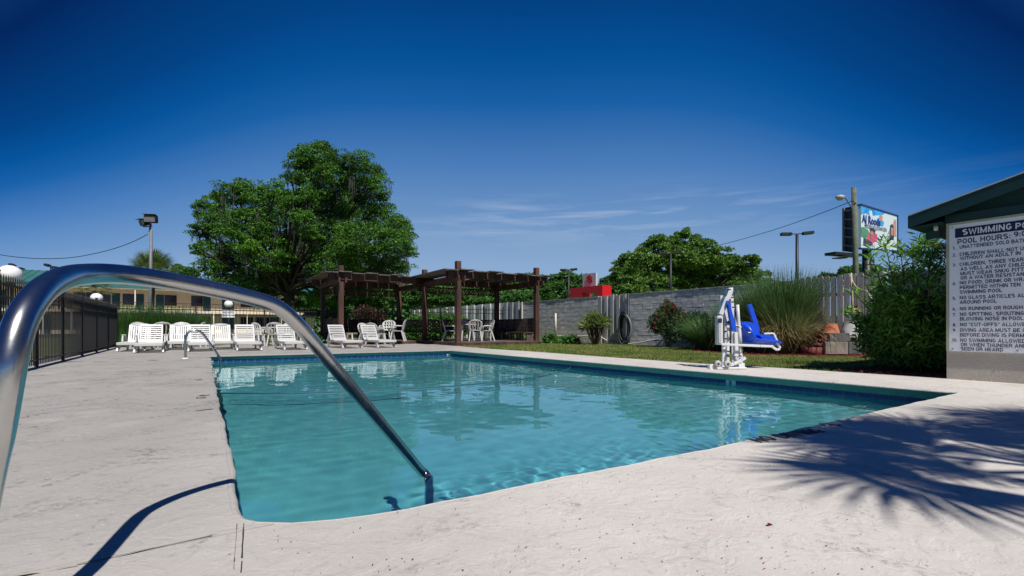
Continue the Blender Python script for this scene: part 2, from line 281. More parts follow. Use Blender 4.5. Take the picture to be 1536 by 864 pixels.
# ------------------------------------------------------------------ mesh helpers
class MB:
    def __init__(s): s.v = []; s.f = []; s.m = []; s.sm = []
    def add(s, vs, fs, mi=0, sm=False):
        o = len(s.v); s.v += [tuple(v) for v in vs]; s.f += [tuple(i + o for i in f) for f in fs]; s.m += [mi] * len(fs); s.sm += [sm] * len(fs); return s
    def box(s, c, d, rz=0, mi=0, mt=None):
        hx, hy, hz = d[0] / 2, d[1] / 2, d[2] / 2
        vs = [Vector((x, y, z)) for z in (-hz, hz) for y in (-hy, hy) for x in (-hx, hx)]
        R = mt if mt is not None else Matrix.Rotation(rz, 3, 'Z')
        vs = [R @ v + Vector(c) for v in vs]
        return s.add(vs, [(0, 2, 3, 1), (4, 5, 7, 6), (0, 1, 5, 4), (2, 6, 7, 3), (0, 4, 6, 2), (1, 3, 7, 5)], mi)
    def beam(s, a, b, w, h, mi=0, up=(0, 0, 1)):           # bar from a to b, w across, h tall
        a = Vector(a); b = Vector(b); d = (b - a); L = d.length; d.normalize(); up = Vector(up)
        x = d.cross(up)
        if x.length < 1e-4: x = Vector((1, 0, 0))
        x.normalize(); z = x.cross(d).normalized()
        R = Matrix((x, d, z)).transposed()
        return s.box((a + b) / 2, (w, L, h), mt=R, mi=mi)
    def tube(s, pts, r, n=8, mi=0, sm=True, cap=True):
        pts = [Vector(p) for p in pts]; rs = r if isinstance(r, (list, tuple)) else [r] * len(pts)
        vs = []; fs = []; prev = None
        for i, p in enumerate(pts):
            t = (pts[min(i + 1, len(pts) - 1)] - pts[max(i - 1, 0)]).normalized()
            if prev is None:
                x = t.cross(Vector((0, 0, 1)));
                if x.length < 1e-3: x = Vector((1, 0, 0))
            else: x = prev - t * prev.dot(t)
            x.normalize(); prev = x; y = t.cross(x)
            for k in range(n):
                a = 2 * PI * k / n; vs.append(p + (x * math.cos(a) + y * math.sin(a)) * rs[i])
        for i in range(len(pts) - 1):
            for k in range(n):
                k2 = (k + 1) % n; fs.append((i * n + k, i * n + k2, (i + 1) * n + k2, (i + 1) * n + k))
        s.add(vs, fs, mi, sm)
        if cap:
            o = len(s.v) - len(vs)
            s.f += [tuple(o + k for k in reversed(range(n))), tuple(o + (len(pts) - 1) * n + k for k in range(n))]; s.m += [mi, mi]; s.sm += [False, False]
        return s
    def lathe(s, prof, c=(0, 0, 0), n=20, mi=0, sm=True):
        vs = []; fs = []
        for (r, z) in prof:
            for k in range(n):
                a = 2 * PI * k / n; vs.append((c[0] + r * math.cos(a), c[1] + r * math.sin(a), c[2] + z))
        for i in range(len(prof) - 1):
            for k in range(n):
                k2 = (k + 1) % n; fs.append((i * n + k, i * n + k2, (i + 1) * n + k2, (i + 1) * n + k))
        return s.add(vs, fs, mi, sm)
    def prism(s, poly, z0, z1, mi=0):                      # convex plan polygon
        n = len(poly); vs = [(p[0], p[1], z0) for p in poly] + [(p[0], p[1], z1) for p in poly]
        fs = [tuple(reversed(range(n))), tuple(range(n, 2 * n))] + [(i, (i + 1) % n, n + (i + 1) % n, n + i) for i in range(n)]
        return s.add(vs, fs, mi)
    def slab(s, poly3, dv, mi=0):                          # any flat outline pushed along dv
        n = len(poly3); dv = Vector(dv); a = [Vector(p) for p in poly3]; vs = a + [p + dv for p in a]
        fs = [tuple(reversed(range(n))), tuple(range(n, 2 * n))] + [(i, (i + 1) % n, n + (i + 1) % n, n + i) for i in range(n)]
        return s.add(vs, fs, mi)
    def build(s, name, mats, parent=None, world=False, bev=0.0):
        me = bpy.data.meshes.new(name)
        vs = s.v
        if world and parent is not None:
            inv = WM[parent.name].inverted(); vs = [tuple(inv @ Vector(v)) for v in vs]
        me.from_pydata(vs, [], s.f)
        for m in (mats if isinstance(mats, (list, tuple)) else [mats]): me.materials.append(m)
        me.polygons.foreach_set('material_index', s.m); me.polygons.foreach_set('use_smooth', s.sm)
        me.validate(); me.update()
        if bev > 0:
            bm = bmesh.new(); bm.from_mesh(me)
            bmesh.ops.recalc_face_normals(bm, faces=bm.faces)
            es = [e for e in bm.edges if len(e.link_faces) == 2 and e.calc_face_angle(0) > 0.9]
            bmesh.ops.bevel(bm, geom=es, offset=bev, segments=1, affect='EDGES', clamp_overlap=True)
            bm.to_mesh(me); bm.free()
        return put(name, me, parent)
WM = {}
def put(name, me, parent=None):
    o = bpy.data.objects.new(name, me); C.objects.link(o)
    if parent is not None: o.parent = parent
    WM[o.name] = (WM[parent.name].copy() if parent is not None else Matrix.Identity(4))
    return o
def tag(o, label=None, cat=None, group=None, kind=None):
    if label: o['label'] = label
    if cat: o['category'] = cat
    if group: o['group'] = group
    if kind: o['kind'] = kind
    return o
def thing(name, label, cat, loc=(0, 0, 0), rz=0, group=None, parent=None):
    o = bpy.data.objects.new(name, None); C.objects.link(o); o.location = loc; o.rotation_euler = (0, 0, rz); o.empty_display_size = 0.2
    WM[o.name] = Matrix.Translation(Vector(loc)) @ Matrix.Rotation(rz, 4, 'Z')
    return tag(o, label, cat, group)
def dup(root, loc, rz, label=None, group=None):
    r = root.copy(); C.objects.link(r); r.location = loc; r.rotation_euler = (0, 0, rz)
    WM[r.name] = Matrix.Translation(Vector(loc)) @ Matrix.Rotation(rz, 4, 'Z')
    if label: r['label'] = label
    if group: r['group'] = group
    for ch in list(root.children):
        c = ch.copy(); C.objects.link(c); c.parent = r
        for g in ch.children:
            d = g.copy(); C.objects.link(d); d.parent = c
    return r
def repeat(o, loc, rot=None, scale=None):                  # another piece with the same mesh under the same parent
    c = o.copy(); C.objects.link(c); c.location = loc
    if rot is not None: c.rotation_euler = rot
    if scale is not None: c.scale = scale
    return c
def struct(o): return tag(o, kind='structure')
def stuff(o, label, cat): return tag(o, label, cat, kind='stuff')
def npmesh(name, verts, faces, mats, parent=None, mi=None, smooth=False):
    me = bpy.data.meshes.new(name); nv = len(verts); nf, k = faces.shape
    me.vertices.add(nv); me.vertices.foreach_set('co', verts.astype(np.float32).ravel())
    me.loops.add(nf * k); me.loops.foreach_set('vertex_index', faces.astype(np.int32).ravel())
    me.polygons.add(nf); me.polygons.foreach_set('loop_start', np.arange(0, nf * k, k, dtype=np.int32)); me.polygons.foreach_set('loop_total', np.full(nf, k, dtype=np.int32))
    for m in (mats if isinstance(mats, (list, tuple)) else [mats]): me.materials.append(m)
    if mi is not None: me.polygons.foreach_set('material_index', mi.astype(np.int32))
    if smooth: me.polygons.foreach_set('use_smooth', np.ones(nf, dtype=bool))
    me.update(calc_edges=True)
    return put(name, me, parent)
rng = np.random.default_rng(11)
def unit(a): return a / np.maximum(np.linalg.norm(a, axis=1, keepdims=True), 1e-6)
def leaves(P, L, Wd, dirs=None, droop=0.0, fold=0.15):
    """one rhombus leaf per point; returns verts, faces"""
    n = len(P); d = unit(rng.normal(size=(n, 3))) if dirs is None else unit(dirs)
    d[:, 2] -= droop; d = unit(d)
    s = unit(np.cross(d, unit(rng.normal(size=(n, 3))))); nrm = np.cross(d, s)
    L = np.broadcast_to(np.asarray(L, float).reshape(-1, 1) if np.ndim(L) else np.full((1, 1), L), (n, 1)); Wd = np.broadcast_to(np.asarray(Wd, float).reshape(-1, 1) if np.ndim(Wd) else np.full((1, 1), Wd), (n, 1))
    v = np.empty((n, 4, 3)); v[:, 0] = P; v[:, 1] = P + d * L * 0.45 + s * Wd / 2 + nrm * Wd * fold; v[:, 2] = P + d * L; v[:, 3] = P + d * L * 0.45 - s * Wd / 2 + nrm * Wd * fold
    f = np.arange(n * 4).reshape(n, 4)
    return v.reshape(-1, 3), f
def merge(parts):
    vs, fs, ms, o = [], [], [], 0
    for v, f, m in parts:
        vs.append(v); fs.append(f + o); ms.append(np.full(len(f), m)); o += len(v)
    return np.concatenate(vs), np.concatenate(fs), np.concatenate(ms)
def blades(base, dirs, L, Wd, bend, seg=3):
    """arching blades: base (n,3), horizontal direction dirs (n,2), length, width, bend"""
    n = len(base); d2 = np.concatenate([unit(np.concatenate([dirs, np.zeros((n, 1))], 1))], 1)
    side = np.stack([-d2[:, 1], d2[:, 0], np.zeros(n)], 1)
    L = np.asarray(L).reshape(-1, 1) * np.ones((n, 1)); Wd = np.asarray(Wd).reshape(-1, 1) * np.ones((n, 1)); bend = np.asarray(bend).reshape(-1, 1) * np.ones((n, 1)); lean = np.linalg.norm(dirs, axis=1, keepdims=True)
    v = np.empty((n, (seg + 1) * 2, 3))
    for i in range(seg + 1):
        t = i / seg; a = lean + bend * t
        p = base + d2 * (np.sin(np.minimum(a, 2.4)) * L * t * 0.9) + np.array([[0, 0, 1.0]]) * (np.cos(np.minimum(a * 0.75, 2.2)) * L * t)
        w = Wd * (1 - t ** 1.6) * 0.5 + 0.0008
        v[:, 2 * i] = p - side * w; v[:, 2 * i + 1] = p + side * w
    f = []
    for i in range(seg): f.append(np.array([2 * i, 2 * i + 1, 2 * i + 3, 2 * i + 2]))
    f = np.stack(f)[None] + (np.arange(n) * (seg + 1) * 2)[:, None, None]
    return v.reshape(-1, 3), f.reshape(-1, 4)
def text_mesh(txt, size, bold=0.0, ext=0.002, sx=1.0, align='LEFT'):
    cu = bpy.data.curves.new('lettering', 'FONT'); cu.body = txt; cu.size = size; cu.extrude = ext; cu.offset = bold * size; cu.align_x = align; cu.resolution_u = 2
    o = bpy.data.objects.new('lettering', cu); C.objects.link(o)
    dg = bpy.context.evaluated_depsgraph_get(); me = bpy.data.meshes.new_from_object(o.evaluated_get(dg))
    bpy.data.objects.remove(o); bpy.data.curves.remove(cu)
    vs = np.empty(len(me.vertices) * 3); me.vertices.foreach_get('co', vs); vs = vs.reshape(-1, 3); vs[:, 0] *= sx
    fs = [tuple(p.vertices) for p in me.polygons]; bpy.data.meshes.remove(me)
    return vs, fs
# bold square-cut sign lettering drawn stroke by stroke: cap height 1, strokes TH thick
def _arc(cx, cy, rx, ry, a0, a1, n=7): return [(cx + rx * math.cos(math.radians(a0 + (a1 - a0) * i / n)), cy + ry * math.sin(math.radians(a0 + (a1 - a0) * i / n))) for i in range(n + 1)]
def glyphs(T):
    h = T / 2; W_ = 0.80; x0, x1, y0, y1, m = h, W_ - h, h, 1 - h, 0.5; cx = W_ / 2; rx = cx - h
    bowl = lambda ya, yb, xe: [(x0, ya), (xe - (ya - yb) / 2 * 0.8, ya)] + _arc(xe - (ya - yb) / 2 * 0.8, (ya + yb) / 2, (ya - yb) / 2 * 0.8, (ya - yb) / 2, 90, -90)[1:-1] + [(xe - (ya - yb) / 2 * 0.8, yb), (x0, yb)]
    S_ = _arc(cx, 0.735, rx, 0.265 - h, 35, 180, 6) + [(x0 + 0.04, 0.62), (cx, 0.52), (x1 - 0.02, 0.40)] + _arc(cx, 0.265, rx, 0.265 - h, 0, -145, 6)
    O = _arc(cx, 0.5, rx, 0.5 - h, 90, 450, 20)
    g = {'A': (0.88, [[(0.02 + h * .6, 0), (0.44, 1 - h * .4), (0.86 - h * .6, 0)], [(0.2, 0.30), (0.68, 0.30)]]),
     'B': (W_, [[(x0, 0), (x0, 1)], bowl(y1, m, x1 - 0.03), bowl(m, y0, x1)]), 'C': (W_, [_arc(cx, 0.5, rx, 0.5 - h, 42, 318, 14)]),
     'D': (W_, [[(x0, 0), (x0, 1)], [(x0, y1), (cx - 0.08, y1)] + _arc(cx - 0.08, 0.5, x1 - cx + 0.08, 0.5 - h, 90, -90, 10)[1:-1] + [(cx - 0.08, y0), (x0, y0)]]),
     'E': (0.72, [[(x0, 0), (x0, 1)], [(x0, y1), (0.70, y1)], [(x0, m), (0.66, m)], [(x0, y0), (0.72, y0)]]), 'F': (0.70, [[(x0, 0), (x0, 1)], [(x0, y1), (0.70, y1)], [(x0, m), (0.64, m)]]),
     'G': (0.84, [_arc(cx, 0.5, rx, 0.5 - h, 42, 350, 16), [(cx + 0.02, 0.42), (x1 + 0.03 + h * .6, 0.42)]]), 'H': (W_, [[(x0, 0), (x0, 1)], [(x1, 0), (x1, 1)], [(x0, m), (x1, m)]]),
     'I': (T + 0.02, [[(h + 0.01, 0), (h + 0.01, 1)]]), 'J': (0.62, [[(0.62 - h, 1), (0.62 - h, 0.3)] + _arc(0.31, 0.3, 0.31 - h, 0.3 - h, 0, -180, 7)]), 'K': (0.84, [[(x0, 0), (x0, 1)], [(0.80 - h * .5, 1), (x0 + .05, 0.42)], [(0.33, 0.58), (0.84 - h * .4, 0)]]),
     'L': (0.68, [[(x0, 1), (x0, y0), (0.68, y0)]]), 'M': (0.98, [[(h, 0), (h, 1)], [(0.98 - h, 0), (0.98 - h, 1)], [(h, 1 - h * .3), (0.49, 0.12), (0.98 - h, 1 - h * .3)]]), 'N': (0.84, [[(h, 0), (h, 1)], [(0.84 - h, 0), (0.84 - h, 1)], [(h, 1 - h * .4), (0.84 - h, h * .4)]]),
     'O': (W_, [O]), 'P': (0.76, [[(x0, 0), (x0, 1)], bowl(y1, 0.42, 0.76 - h)]), 'R': (0.82, [[(x0, 0), (x0, 1)], bowl(y1, 0.45, 0.76 - h), [(0.42, 0.45), (0.80 - h * .4, 0)]]), 'S': (W_, [S_]),
     'T': (0.76, [[(0, y1), (0.76, y1)], [(0.38, 0), (0.38, y1)]]), 'U': (W_, [[(x0, 1), (x0, 0.34)] + _arc(cx, 0.34, rx, 0.34 - h, 180, 360, 9)[1:-1] + [(x1, 0.34), (x1, 1)]]), 'V': (0.84, [[(h * .6, 1), (0.42, h * .5), (0.84 - h * .6, 1)]]),
     'W': (1.16, [[(h * .6, 1), (0.31, h * .4), (0.58, 0.85), (0.85, h * .4), (1.16 - h * .6, 1)]]), 'Y': (0.82, [[(h * .6, 1), (0.41, 0.45), (0.82 - h * .6, 1)], [(0.41, 0.45), (0.41, 0)]]), 'Z': (0.76, [[(0.03, y1), (0.70, y1), (0.06, y0), (0.76, y0)]]),
     '0': (0.72, [_arc(0.36, 0.5, 0.36 - h, 0.5 - h, 90, 450, 18)]), '1': (0.45, [[(0.02, 0.74), (0.30, 0.92), (0.30, 0)]]), '2': (0.72, [_arc(0.36, 0.70, 0.36 - h, 0.30 - h, 160, -20, 8) + [(0.1, y0), (0.72, y0)]]),
     '3': (0.72, [_arc(0.34, 0.73, 0.32 - h, 0.27 - h, 150, -90, 8), _arc(0.34, 0.28, 0.36 - h, 0.28 - h, 90, -150, 8)]), '4': (0.74, [[(0.52, 0), (0.52, 1), (0.06, 0.30), (0.74, 0.30)]]), '5': (0.72, [[(0.66, y1), (0.16, y1), (0.12, 0.52)] + _arc(0.36, 0.33, 0.36 - h, 0.33 - h, 120, -150, 9)]),
     '6': (0.72, [_arc(0.36, 0.32, 0.36 - h, 0.32 - h, 90, 450, 14), _arc(0.46, 0.5, 0.46 - h, 0.5 - h, 90, 180, 7) + [(h, 0.32)]]), '7': (0.70, [[(0.02, y1), (0.62, y1), (0.26, 0)]]), '8': (0.72, [_arc(0.36, 0.74, 0.32 - h, 0.26 - h, 90, 450, 12), _arc(0.36, 0.28, 0.36 - h, 0.28 - h, 90, 450, 14)]),
     '9': (0.72, [_arc(0.36, 0.68, 0.36 - h, 0.32 - h, 90, 450, 14), [(0.72 - h, 0.68)] + _arc(0.26, 0.5, 0.46 - h, 0.5 - h, 0, -90, 7)]), '.': (0.26, [[(0.13, 0), (0.13, 0.2)]]), ',': (0.26, [[(0.15, 0.18), (0.09, -0.12)]]), ':': (0.26, [[(0.13, 0.06), (0.13, 0.26)], [(0.13, 0.5), (0.13, 0.7)]]),
     '-': (0.42, [[(0.04, 0.42), (0.38, 0.42)]]), '"': (0.44, [[(0.11, 0.98), (0.11, 0.66)], [(0.33, 0.98), (0.33, 0.66)]]), "'": (0.2, [[(0.1, 0.98), (0.1, 0.66)]])}
    return g
def sign_text(txt, T=0.19, gap=0.14):
    G_ = glyphs(T); V_ = []; F_ = []; x = 0.0; lay = 0
    for ch in txt:
        if ch == ' ': x += 0.42; continue
        w, strokes = G_[ch]
        for st in strokes:
            tt = T * (0.8 if ch in '",\'' else 1.0); n = len(st); L = []; lay += 1
            closed = (abs(st[0][0] - st[-1][0]) + abs(st[0][1] - st[-1][1])) < 1e-6
            for i in range(n):
                a = st[i - 1] if i else (st[-2] if closed else None); b = st[i]; c = st[i + 1] if i < n - 1 else (st[1] if closed else None)
                def nrm_(p, q): d = math.hypot(q[0] - p[0], q[1] - p[1]) or 1; return (-(q[1] - p[1]) / d, (q[0] - p[0]) / d)
                if a is None: nn = nrm_(b, c); k = 1
                elif c is None: nn = nrm_(a, b); k = 1
                else:
                    n1, n2 = nrm_(a, b), nrm_(b, c); mx, my = n1[0] + n2[0], n1[1] + n2[1]; l = math.hypot(mx, my) or 1e-6; nn = (mx / l, my / l); k = min(1.9, 1 / max(0.3, nn[0] * n1[0] + nn[1] * n1[1]))
                L.append(((b[0] + nn[0] * tt / 2 * k, b[1] + nn[1] * tt / 2 * k), (b[0] - nn[0] * tt / 2 * k, b[1] - nn[1] * tt / 2 * k)))
            o = len(V_); z = 0.0015 * (lay % 3)
            for p, q in L: V_.append((x + p[0], p[1], z)); V_.append((x + q[0], q[1], z))
            for i in range(n - 1): F_.append((o + 2 * i, o + 2 * i + 1, o + 2 * i + 3, o + 2 * i + 2))
        x += w + gap
    return np.array(V_), F_
def in_poly(P, poly):
    x, y = P[:, 0], P[:, 1]; ins = np.zeros(len(P), bool); n = len(poly)
    for i in range(n):
        x1, y1 = poly[i][0], poly[i][1]; x2, y2 = poly[(i + 1) % n][0], poly[(i + 1) % n][1]
        c = ((y1 > y) != (y2 > y)); xi = (x2 - x1) * (y - y1) / ((y2 - y1) if abs(y2 - y1) > 1e-9 else 1e-9) + x1
        ins ^= c & (x < xi)
    return ins
#==SETTING==
# ================================================================== ground, pool and deck
def resample(pts, d):
    out = []; n = len(pts)
    for i in range(n):
        a, b = Vector(pts[i][:2]), Vector(pts[(i + 1) % n][:2]); k = max(1, int(round((b - a).length / d)))
        for j in range(k): out.append(a.lerp(b, j / k))
    return out
left_px = [(316, 534), (317.5, 541), (319, 550), (321, 566), (325.7, 585), (328.7, 603), (335, 627), (343, 657), (348, 684), (354.5, 711), (356.5, 736), (358.5, 758), (364, 769.5), (372, 775.5), (390, 779)]
near_px = [(440, 780.5), (500, 777.5), (560, 770), (600, 763.5), (659, 750), (715, 739), (775, 726), (840, 714), (900, 703), (977, 687.5), (1060, 672), (1120, 660), (1176, 646.5), (1219.6, 636.7), (1272, 625), (1318, 615), (1363, 604.5), (1400, 596.5), (1420, 592), (1434, 589)]
right_px = [(1436, 588), (1420, 586), (1356, 580.6), (1280, 575.4), (1200, 569.2), (1144, 564.9), (1092, 559.8), (1040, 555.6), (970, 549), (907, 542.5), (803, 533.9), (733, 528.9), (690, 526.0)]
far_px = [(668, 525.2), (613, 527), (540, 528.8), (467, 530), (400, 531.8), (340, 533.6)]
raw = [G(*p) for p in left_px + near_px + right_px + far_px]
# straighten the right and far walls as built walls are straight
A_, D_ = raw[0], raw[len(left_px) - 1]
C_ = G(1437, 588.3); B_ = G(673, 525.2)
nl, nn, nr = len(left_px), len(near_px), len(right_px)
outline = [Vector(p[:2]) for p in raw[:nl + nn]]
for i in range(0, 14): outline.append(Vector(C_.lerp(B_, i / 14)[:2]))
for i in range(0, 9): outline.append(Vector(B_.lerp(A_, i / 9)[:2]))
def smooth2(pts, lo, hi, it=1):
    for _ in range(it):
        q = [p.copy() for p in pts]
        for i in range(lo, hi): q[i] = pts[i - 1] * 0.25 + pts[i] * 0.5 + pts[i + 1] * 0.25
        pts = q
    return pts
outline = smooth2(outline, nl + 1, nl + nn - 3, 2)
area = sum(outline[i].x * outline[(i + 1) % len(outline)].y - outline[(i + 1) % len(outline)].x * outline[i].y for i in range(len(outline)))
if area < 0: outline.reverse()                            # counter-clockwise
outline = resample(outline, 0.10)
def hand_formed(p):                                         # the left and near lips were floated by hand and wander a little
    u, v = p.x * U.x + p.y * U.y - C_.dot(U), p.x * V.x + p.y * V.y - C_.dot(V)
    if v < -6.45 and 0.7 < u < 11.2: return V.xy * (0.006 * math.sin(u * 5.3 + 0.6) + 0.003 * math.sin(u * 13.1) + 0.0015 * math.sin(u * 24.0 + 1))
    if u < 0.6 and -6.3 < v < -0.3: return U.xy * (0.005 * math.sin(v * 9.0) + 0.004 * math.sin(v * 21.0 + 2))
    return Vector((0, 0))
outline = [p + hand_formed(p) for p in outline]
def offset(pts, d):                                       # d > 0 goes into the pool
    n = len(pts); out = []
    for i in range(n):
        t = (pts[(i + 1) % n] - pts[i - 1]).normalized(); out.append(pts[i] + Vector((-t.y, t.x)) * d)
    return out
WZ = -0.16
def ringfill(outer, inner, z):
    bm = bmesh.new()
    vo = [bm.verts.new((p[0], p[1], z)) for p in outer]; vi = [bm.verts.new((p[0], p[1], z)) for p in inner]
    es = [bm.edges.new((l[i], l[(i + 1) % len(l)])) for l in (vo, vi) for i in range(len(l))]
    bmesh.ops.triangle_fill(bm, edges=es, use_beauty=True)
    for f in bm.faces:
        if f.normal.z < 0: f.normal_flip()
    return bm
def bmobj(name, bm, m, parent=None):
    me = bpy.data.meshes.new(name); bm.to_mesh(me); bm.free(); me.materials.append(m); return put(name, me, parent)
K_ = Vector((-13.8, 16.5, 0)); UF = U
big = [(-1500, -600), (1500, -600), (1500, 2500), (-1500, 2500)]
struct(bmobj('ground', ringfill(big, offset(outline, -0.35), -0.03), M['lawn']))
Wc = G(1420, 568)                                          # corner of the bath house
grass_edge = [G(*p) for p in [(1419, 567), (1330, 562), (1254, 557.4), (1200, 553.6), (1113, 548.6), (1055, 545.6), (912, 535.6), (803, 527.6), (740, 523.6), (697, 520.2)]]
deck_poly = [Wc + V * 6 - U * 0.0] + [Wc] + grass_edge[1:] + [G(640, 512.5), G(560, 512), G(500, 513), G(440, 514.5), G(350, 515), K_ + V * 3 - U * 0.3, K_ - V * 0.7, K_ - U * 27 - V * 0.7, K_ - U * 27 + V * 26, Wc + V * 6 - U * 9]
deck_poly = [Vector((p.x, p.y)) for p in deck_poly]; deck_poly.reverse()
base = struct(bmobj('pool_deck', ringfill(deck_poly, offset(outline, -0.05), -0.014), M['deck_mark']))
tag(base, label='pale trowelled concrete deck round the pool')
bm = ringfill(deck_poly, offset(outline, -0.03), 0.0)
cuts = []
def vcut(p): cuts.append((Vector((p.x, p.y, 0)), Vector((U.x, U.y, 0))))
for p in (G(320, 805), G(280, 604), G(300, 552), G(600, 518.7)): vcut(p)
cuts.append((G(1250, 617) + V * 0.0 , None))
cuts.pop()
for (p, nrm) in cuts:
    for s_ in (-1, 1):
        g = list(bm.verts) + list(bm.edges) + list(bm.faces)
        bmesh.ops.bisect_plane(bm, geom=g, plane_co=p + nrm * 0.006 * s_, plane_no=nrm, dist=1e-5)
us = sorted((Vector(p[:2]).dot(Vector((U.x, U.y)))) for p, _ in cuts)
cells = {}
for f in bm.faces:
    c = f.calc_center_median(); u = c.x * U.x + c.y * U.y
    if any(abs(u - x) < 0.0061 for x in us): continue
    k = sum(u > x for x in us); vside = c.x * V.x + c.y * V.y
    cells.setdefault((k, (vside > 0.9) if k > 0 else False), []).append([tuple(v.co) for v in f.verts])
bm.free()
for k, fl in cells.items():
    mb = MB()
    for poly in fl: mb.add(poly, [tuple(range(len(poly)))])
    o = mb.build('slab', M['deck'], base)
    b2 = bmesh.new(); b2.from_mesh(o.data); bmesh.ops.remove_doubles(b2, verts=b2.verts, dist=1e-5); bmesh.ops.recalc_face_normals(b2, faces=b2.faces)
    r = bmesh.ops.extrude_face_region(b2, geom=list(b2.faces)); bmesh.ops.translate(b2, verts=[v for v in r['geom'] if isinstance(v, bmesh.types.BMVert)], vec=(0, 0, -0.011))
    bmesh.ops.recalc_face_normals(b2, faces=b2.faces); b2.to_mesh(o.data); b2.free()
# sealed joints running from the pool corner towards the viewer
def strip(name, pts, w, m, z=0.004, parent=None, jit=0.3):
    mb = MB(); L = []; R_ = []
    pts = [Vector(p[:2]) for p in pts]; dense = []
    for a, b in zip(pts[:-1], pts[1:]):
        k = max(1, int((b - a).length / 0.05)); dense += [a.lerp(b, i / k) for i in range(k)]
    dense.append(pts[-1])
    for i, p in enumerate(dense):
        t = (dense[min(i + 1, len(dense) - 1)] - dense[max(i - 1, 0)]).normalized(); n = Vector((-t.y, t.x)); ww = w * (1 + random.uniform(-jit, jit)) / 2; p = p + n * random.uniform(-jit, jit) * w * 0.4
        L.append((*(p + n * ww), z)); R_.append((*(p - n * ww), z))
    vs = L + R_; n = len(L)
    mb.add(vs, [(i, n + i, n + i + 1, i + 1) for i in range(n - 1)])
    return mb.build(name, m, parent)
for (x0, x1, off) in ((356, 350, 0), (366, 361, 0)):
    y = 786
    while y < 864:
        y2 = min(864, y + random.uniform(4, 22)); k0, k1 = (y - 783) / 81, (y2 - 783) / 81
        strip('joint', [G(x0 + (x1 - x0) * k0, y), G(x0 + (x1 - x0) * k1, y2)], random.uniform(0.0015, 0.0045), M['deck_mark'], 0.003, base, 0.8); y = y2 + random.choice((0.5, 1, 5, 9))
strip('joint', [G(116, 847), G(170, 836), G(230, 823), G(318, 804.5)], 0.0035, M['deck_mark'], 0.003, base, 0.5)
strip('joint', [G(116, 850), G(60, 859), G(0, 869)], 0.006, M['rope'], 0.003, base, 0.5)
for (a_, b_) in (((30, 621), (290, 601.5)), ((60, 566), (300, 553))): strip('joint', [G(*a_), G(*b_)], 0.008, M['joint_pale'], 0.003, base, 0.5)
# coping: rounded lip, green painted face
def loft(name, prof, m, parent=None, mi=None, closed=True):
    mb = MB(); n = len(outline); rings = []
    for d, z in prof:
        rings.append([(p.x, p.y, z) for p in offset(outline, d)])
    vs = [v for r in rings for v in r]; fs = []; ms = []
    for i in range(len(prof) - 1):
        for k in range(n):
            k2 = (k + 1) % n; fs.append((i * n + k, i * n + k2, (i + 1) * n + k2, (i + 1) * n + k)); ms.append(mi[i] if mi else 0)
    mb.v = vs; mb.f = fs; mb.m = ms; mb.sm = [True] * len(fs)
    return mb.build(name, m, parent)
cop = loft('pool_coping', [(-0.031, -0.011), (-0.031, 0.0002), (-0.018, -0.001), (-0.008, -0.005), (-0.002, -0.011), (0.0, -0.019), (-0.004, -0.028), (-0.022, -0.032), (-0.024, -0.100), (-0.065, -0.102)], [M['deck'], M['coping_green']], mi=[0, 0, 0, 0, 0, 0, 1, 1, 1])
struct(cop)
shell = struct(loft('pool_basin', [(-0.060, -0.098), (-0.060, -0.55), (-0.055, -1.5), (-0.05, -2.2)], M['plaster']))
# floor: shallow by the near corner, deep at the far left
fl = offset(outline, 0.02); bm = bmesh.new(); vv = [bm.verts.new((p.x, p.y, 0)) for p in fl]; bm.faces.new(vv); bmesh.ops.triangulate(bm, faces=bm.faces)
bmesh.ops.subdivide_edges(bm, edges=bm.edges, cuts=3, use_grid_fill=True); bmesh.ops.triangulate(bm, faces=bm.faces)
cu, cv = C_.dot(U), C_.dot(V); au, av = A_.dot(U), A_.dot(V)
for v in bm.verts:
    tu = (v.co.dot(U) - cu) / (au - cu); tv = (v.co.dot(V) - cv) / (av - cv)
    tu = min(max(tu, 0), 1); tv = min(max(tv, 0), 1)
    s = min(max(tu * 0.75 + tv * 0.55 - 0.15, 0), 1); s = s * s * (3 - 2 * s)
    v.co.z = -1.05 - 1.0 * s
for f in bm.faces: f.smooth = True
bmobj('floor', bm, M['plaster'], shell).cycles.is_caustics_receiver = True; shell.cycles.is_caustics_receiver = True; cop.cycles.is_caustics_receiver = False
# waterline tiles, one by one along the two walls that are seen, a joined band elsewhere
band = loft('tile_backing', [(-0.055, -0.100), (-0.048, -0.104), (-0.048, -0.1755), (-0.061, -0.176)], M['grout'], shell)
def tilerow(P0, P1, mark=None):
    P0 = Vector((P0.x, P0.y, 0)); P1 = Vector((P1.x, P1.y, 0)); d = (P1 - P0); L = d.length; d.normalize(); nin = Vector((-d.y, d.x, 0))
    n = int(L / 0.1545); proto = None; sx = L / n
    ang = math.atan2(d.y, d.x)
    for i in range(n):
        c = P0 + d * sx * (i + 0.5) - nin * 0.0465 + Vector((0, 0, -0.141))
        if mark is not None and i in mark: continue
        if proto is None:
            proto = MB().box((0, 0, 0), (sx - 0.005, 0.007, 0.064)).build('tile', M['tile_blue'], shell, bev=0.0015); proto.location = c; proto.rotation_euler = (0, 0, ang)
        else: repeat(proto, c, (0, 0, ang))
    return P0, d, nin, sx, n
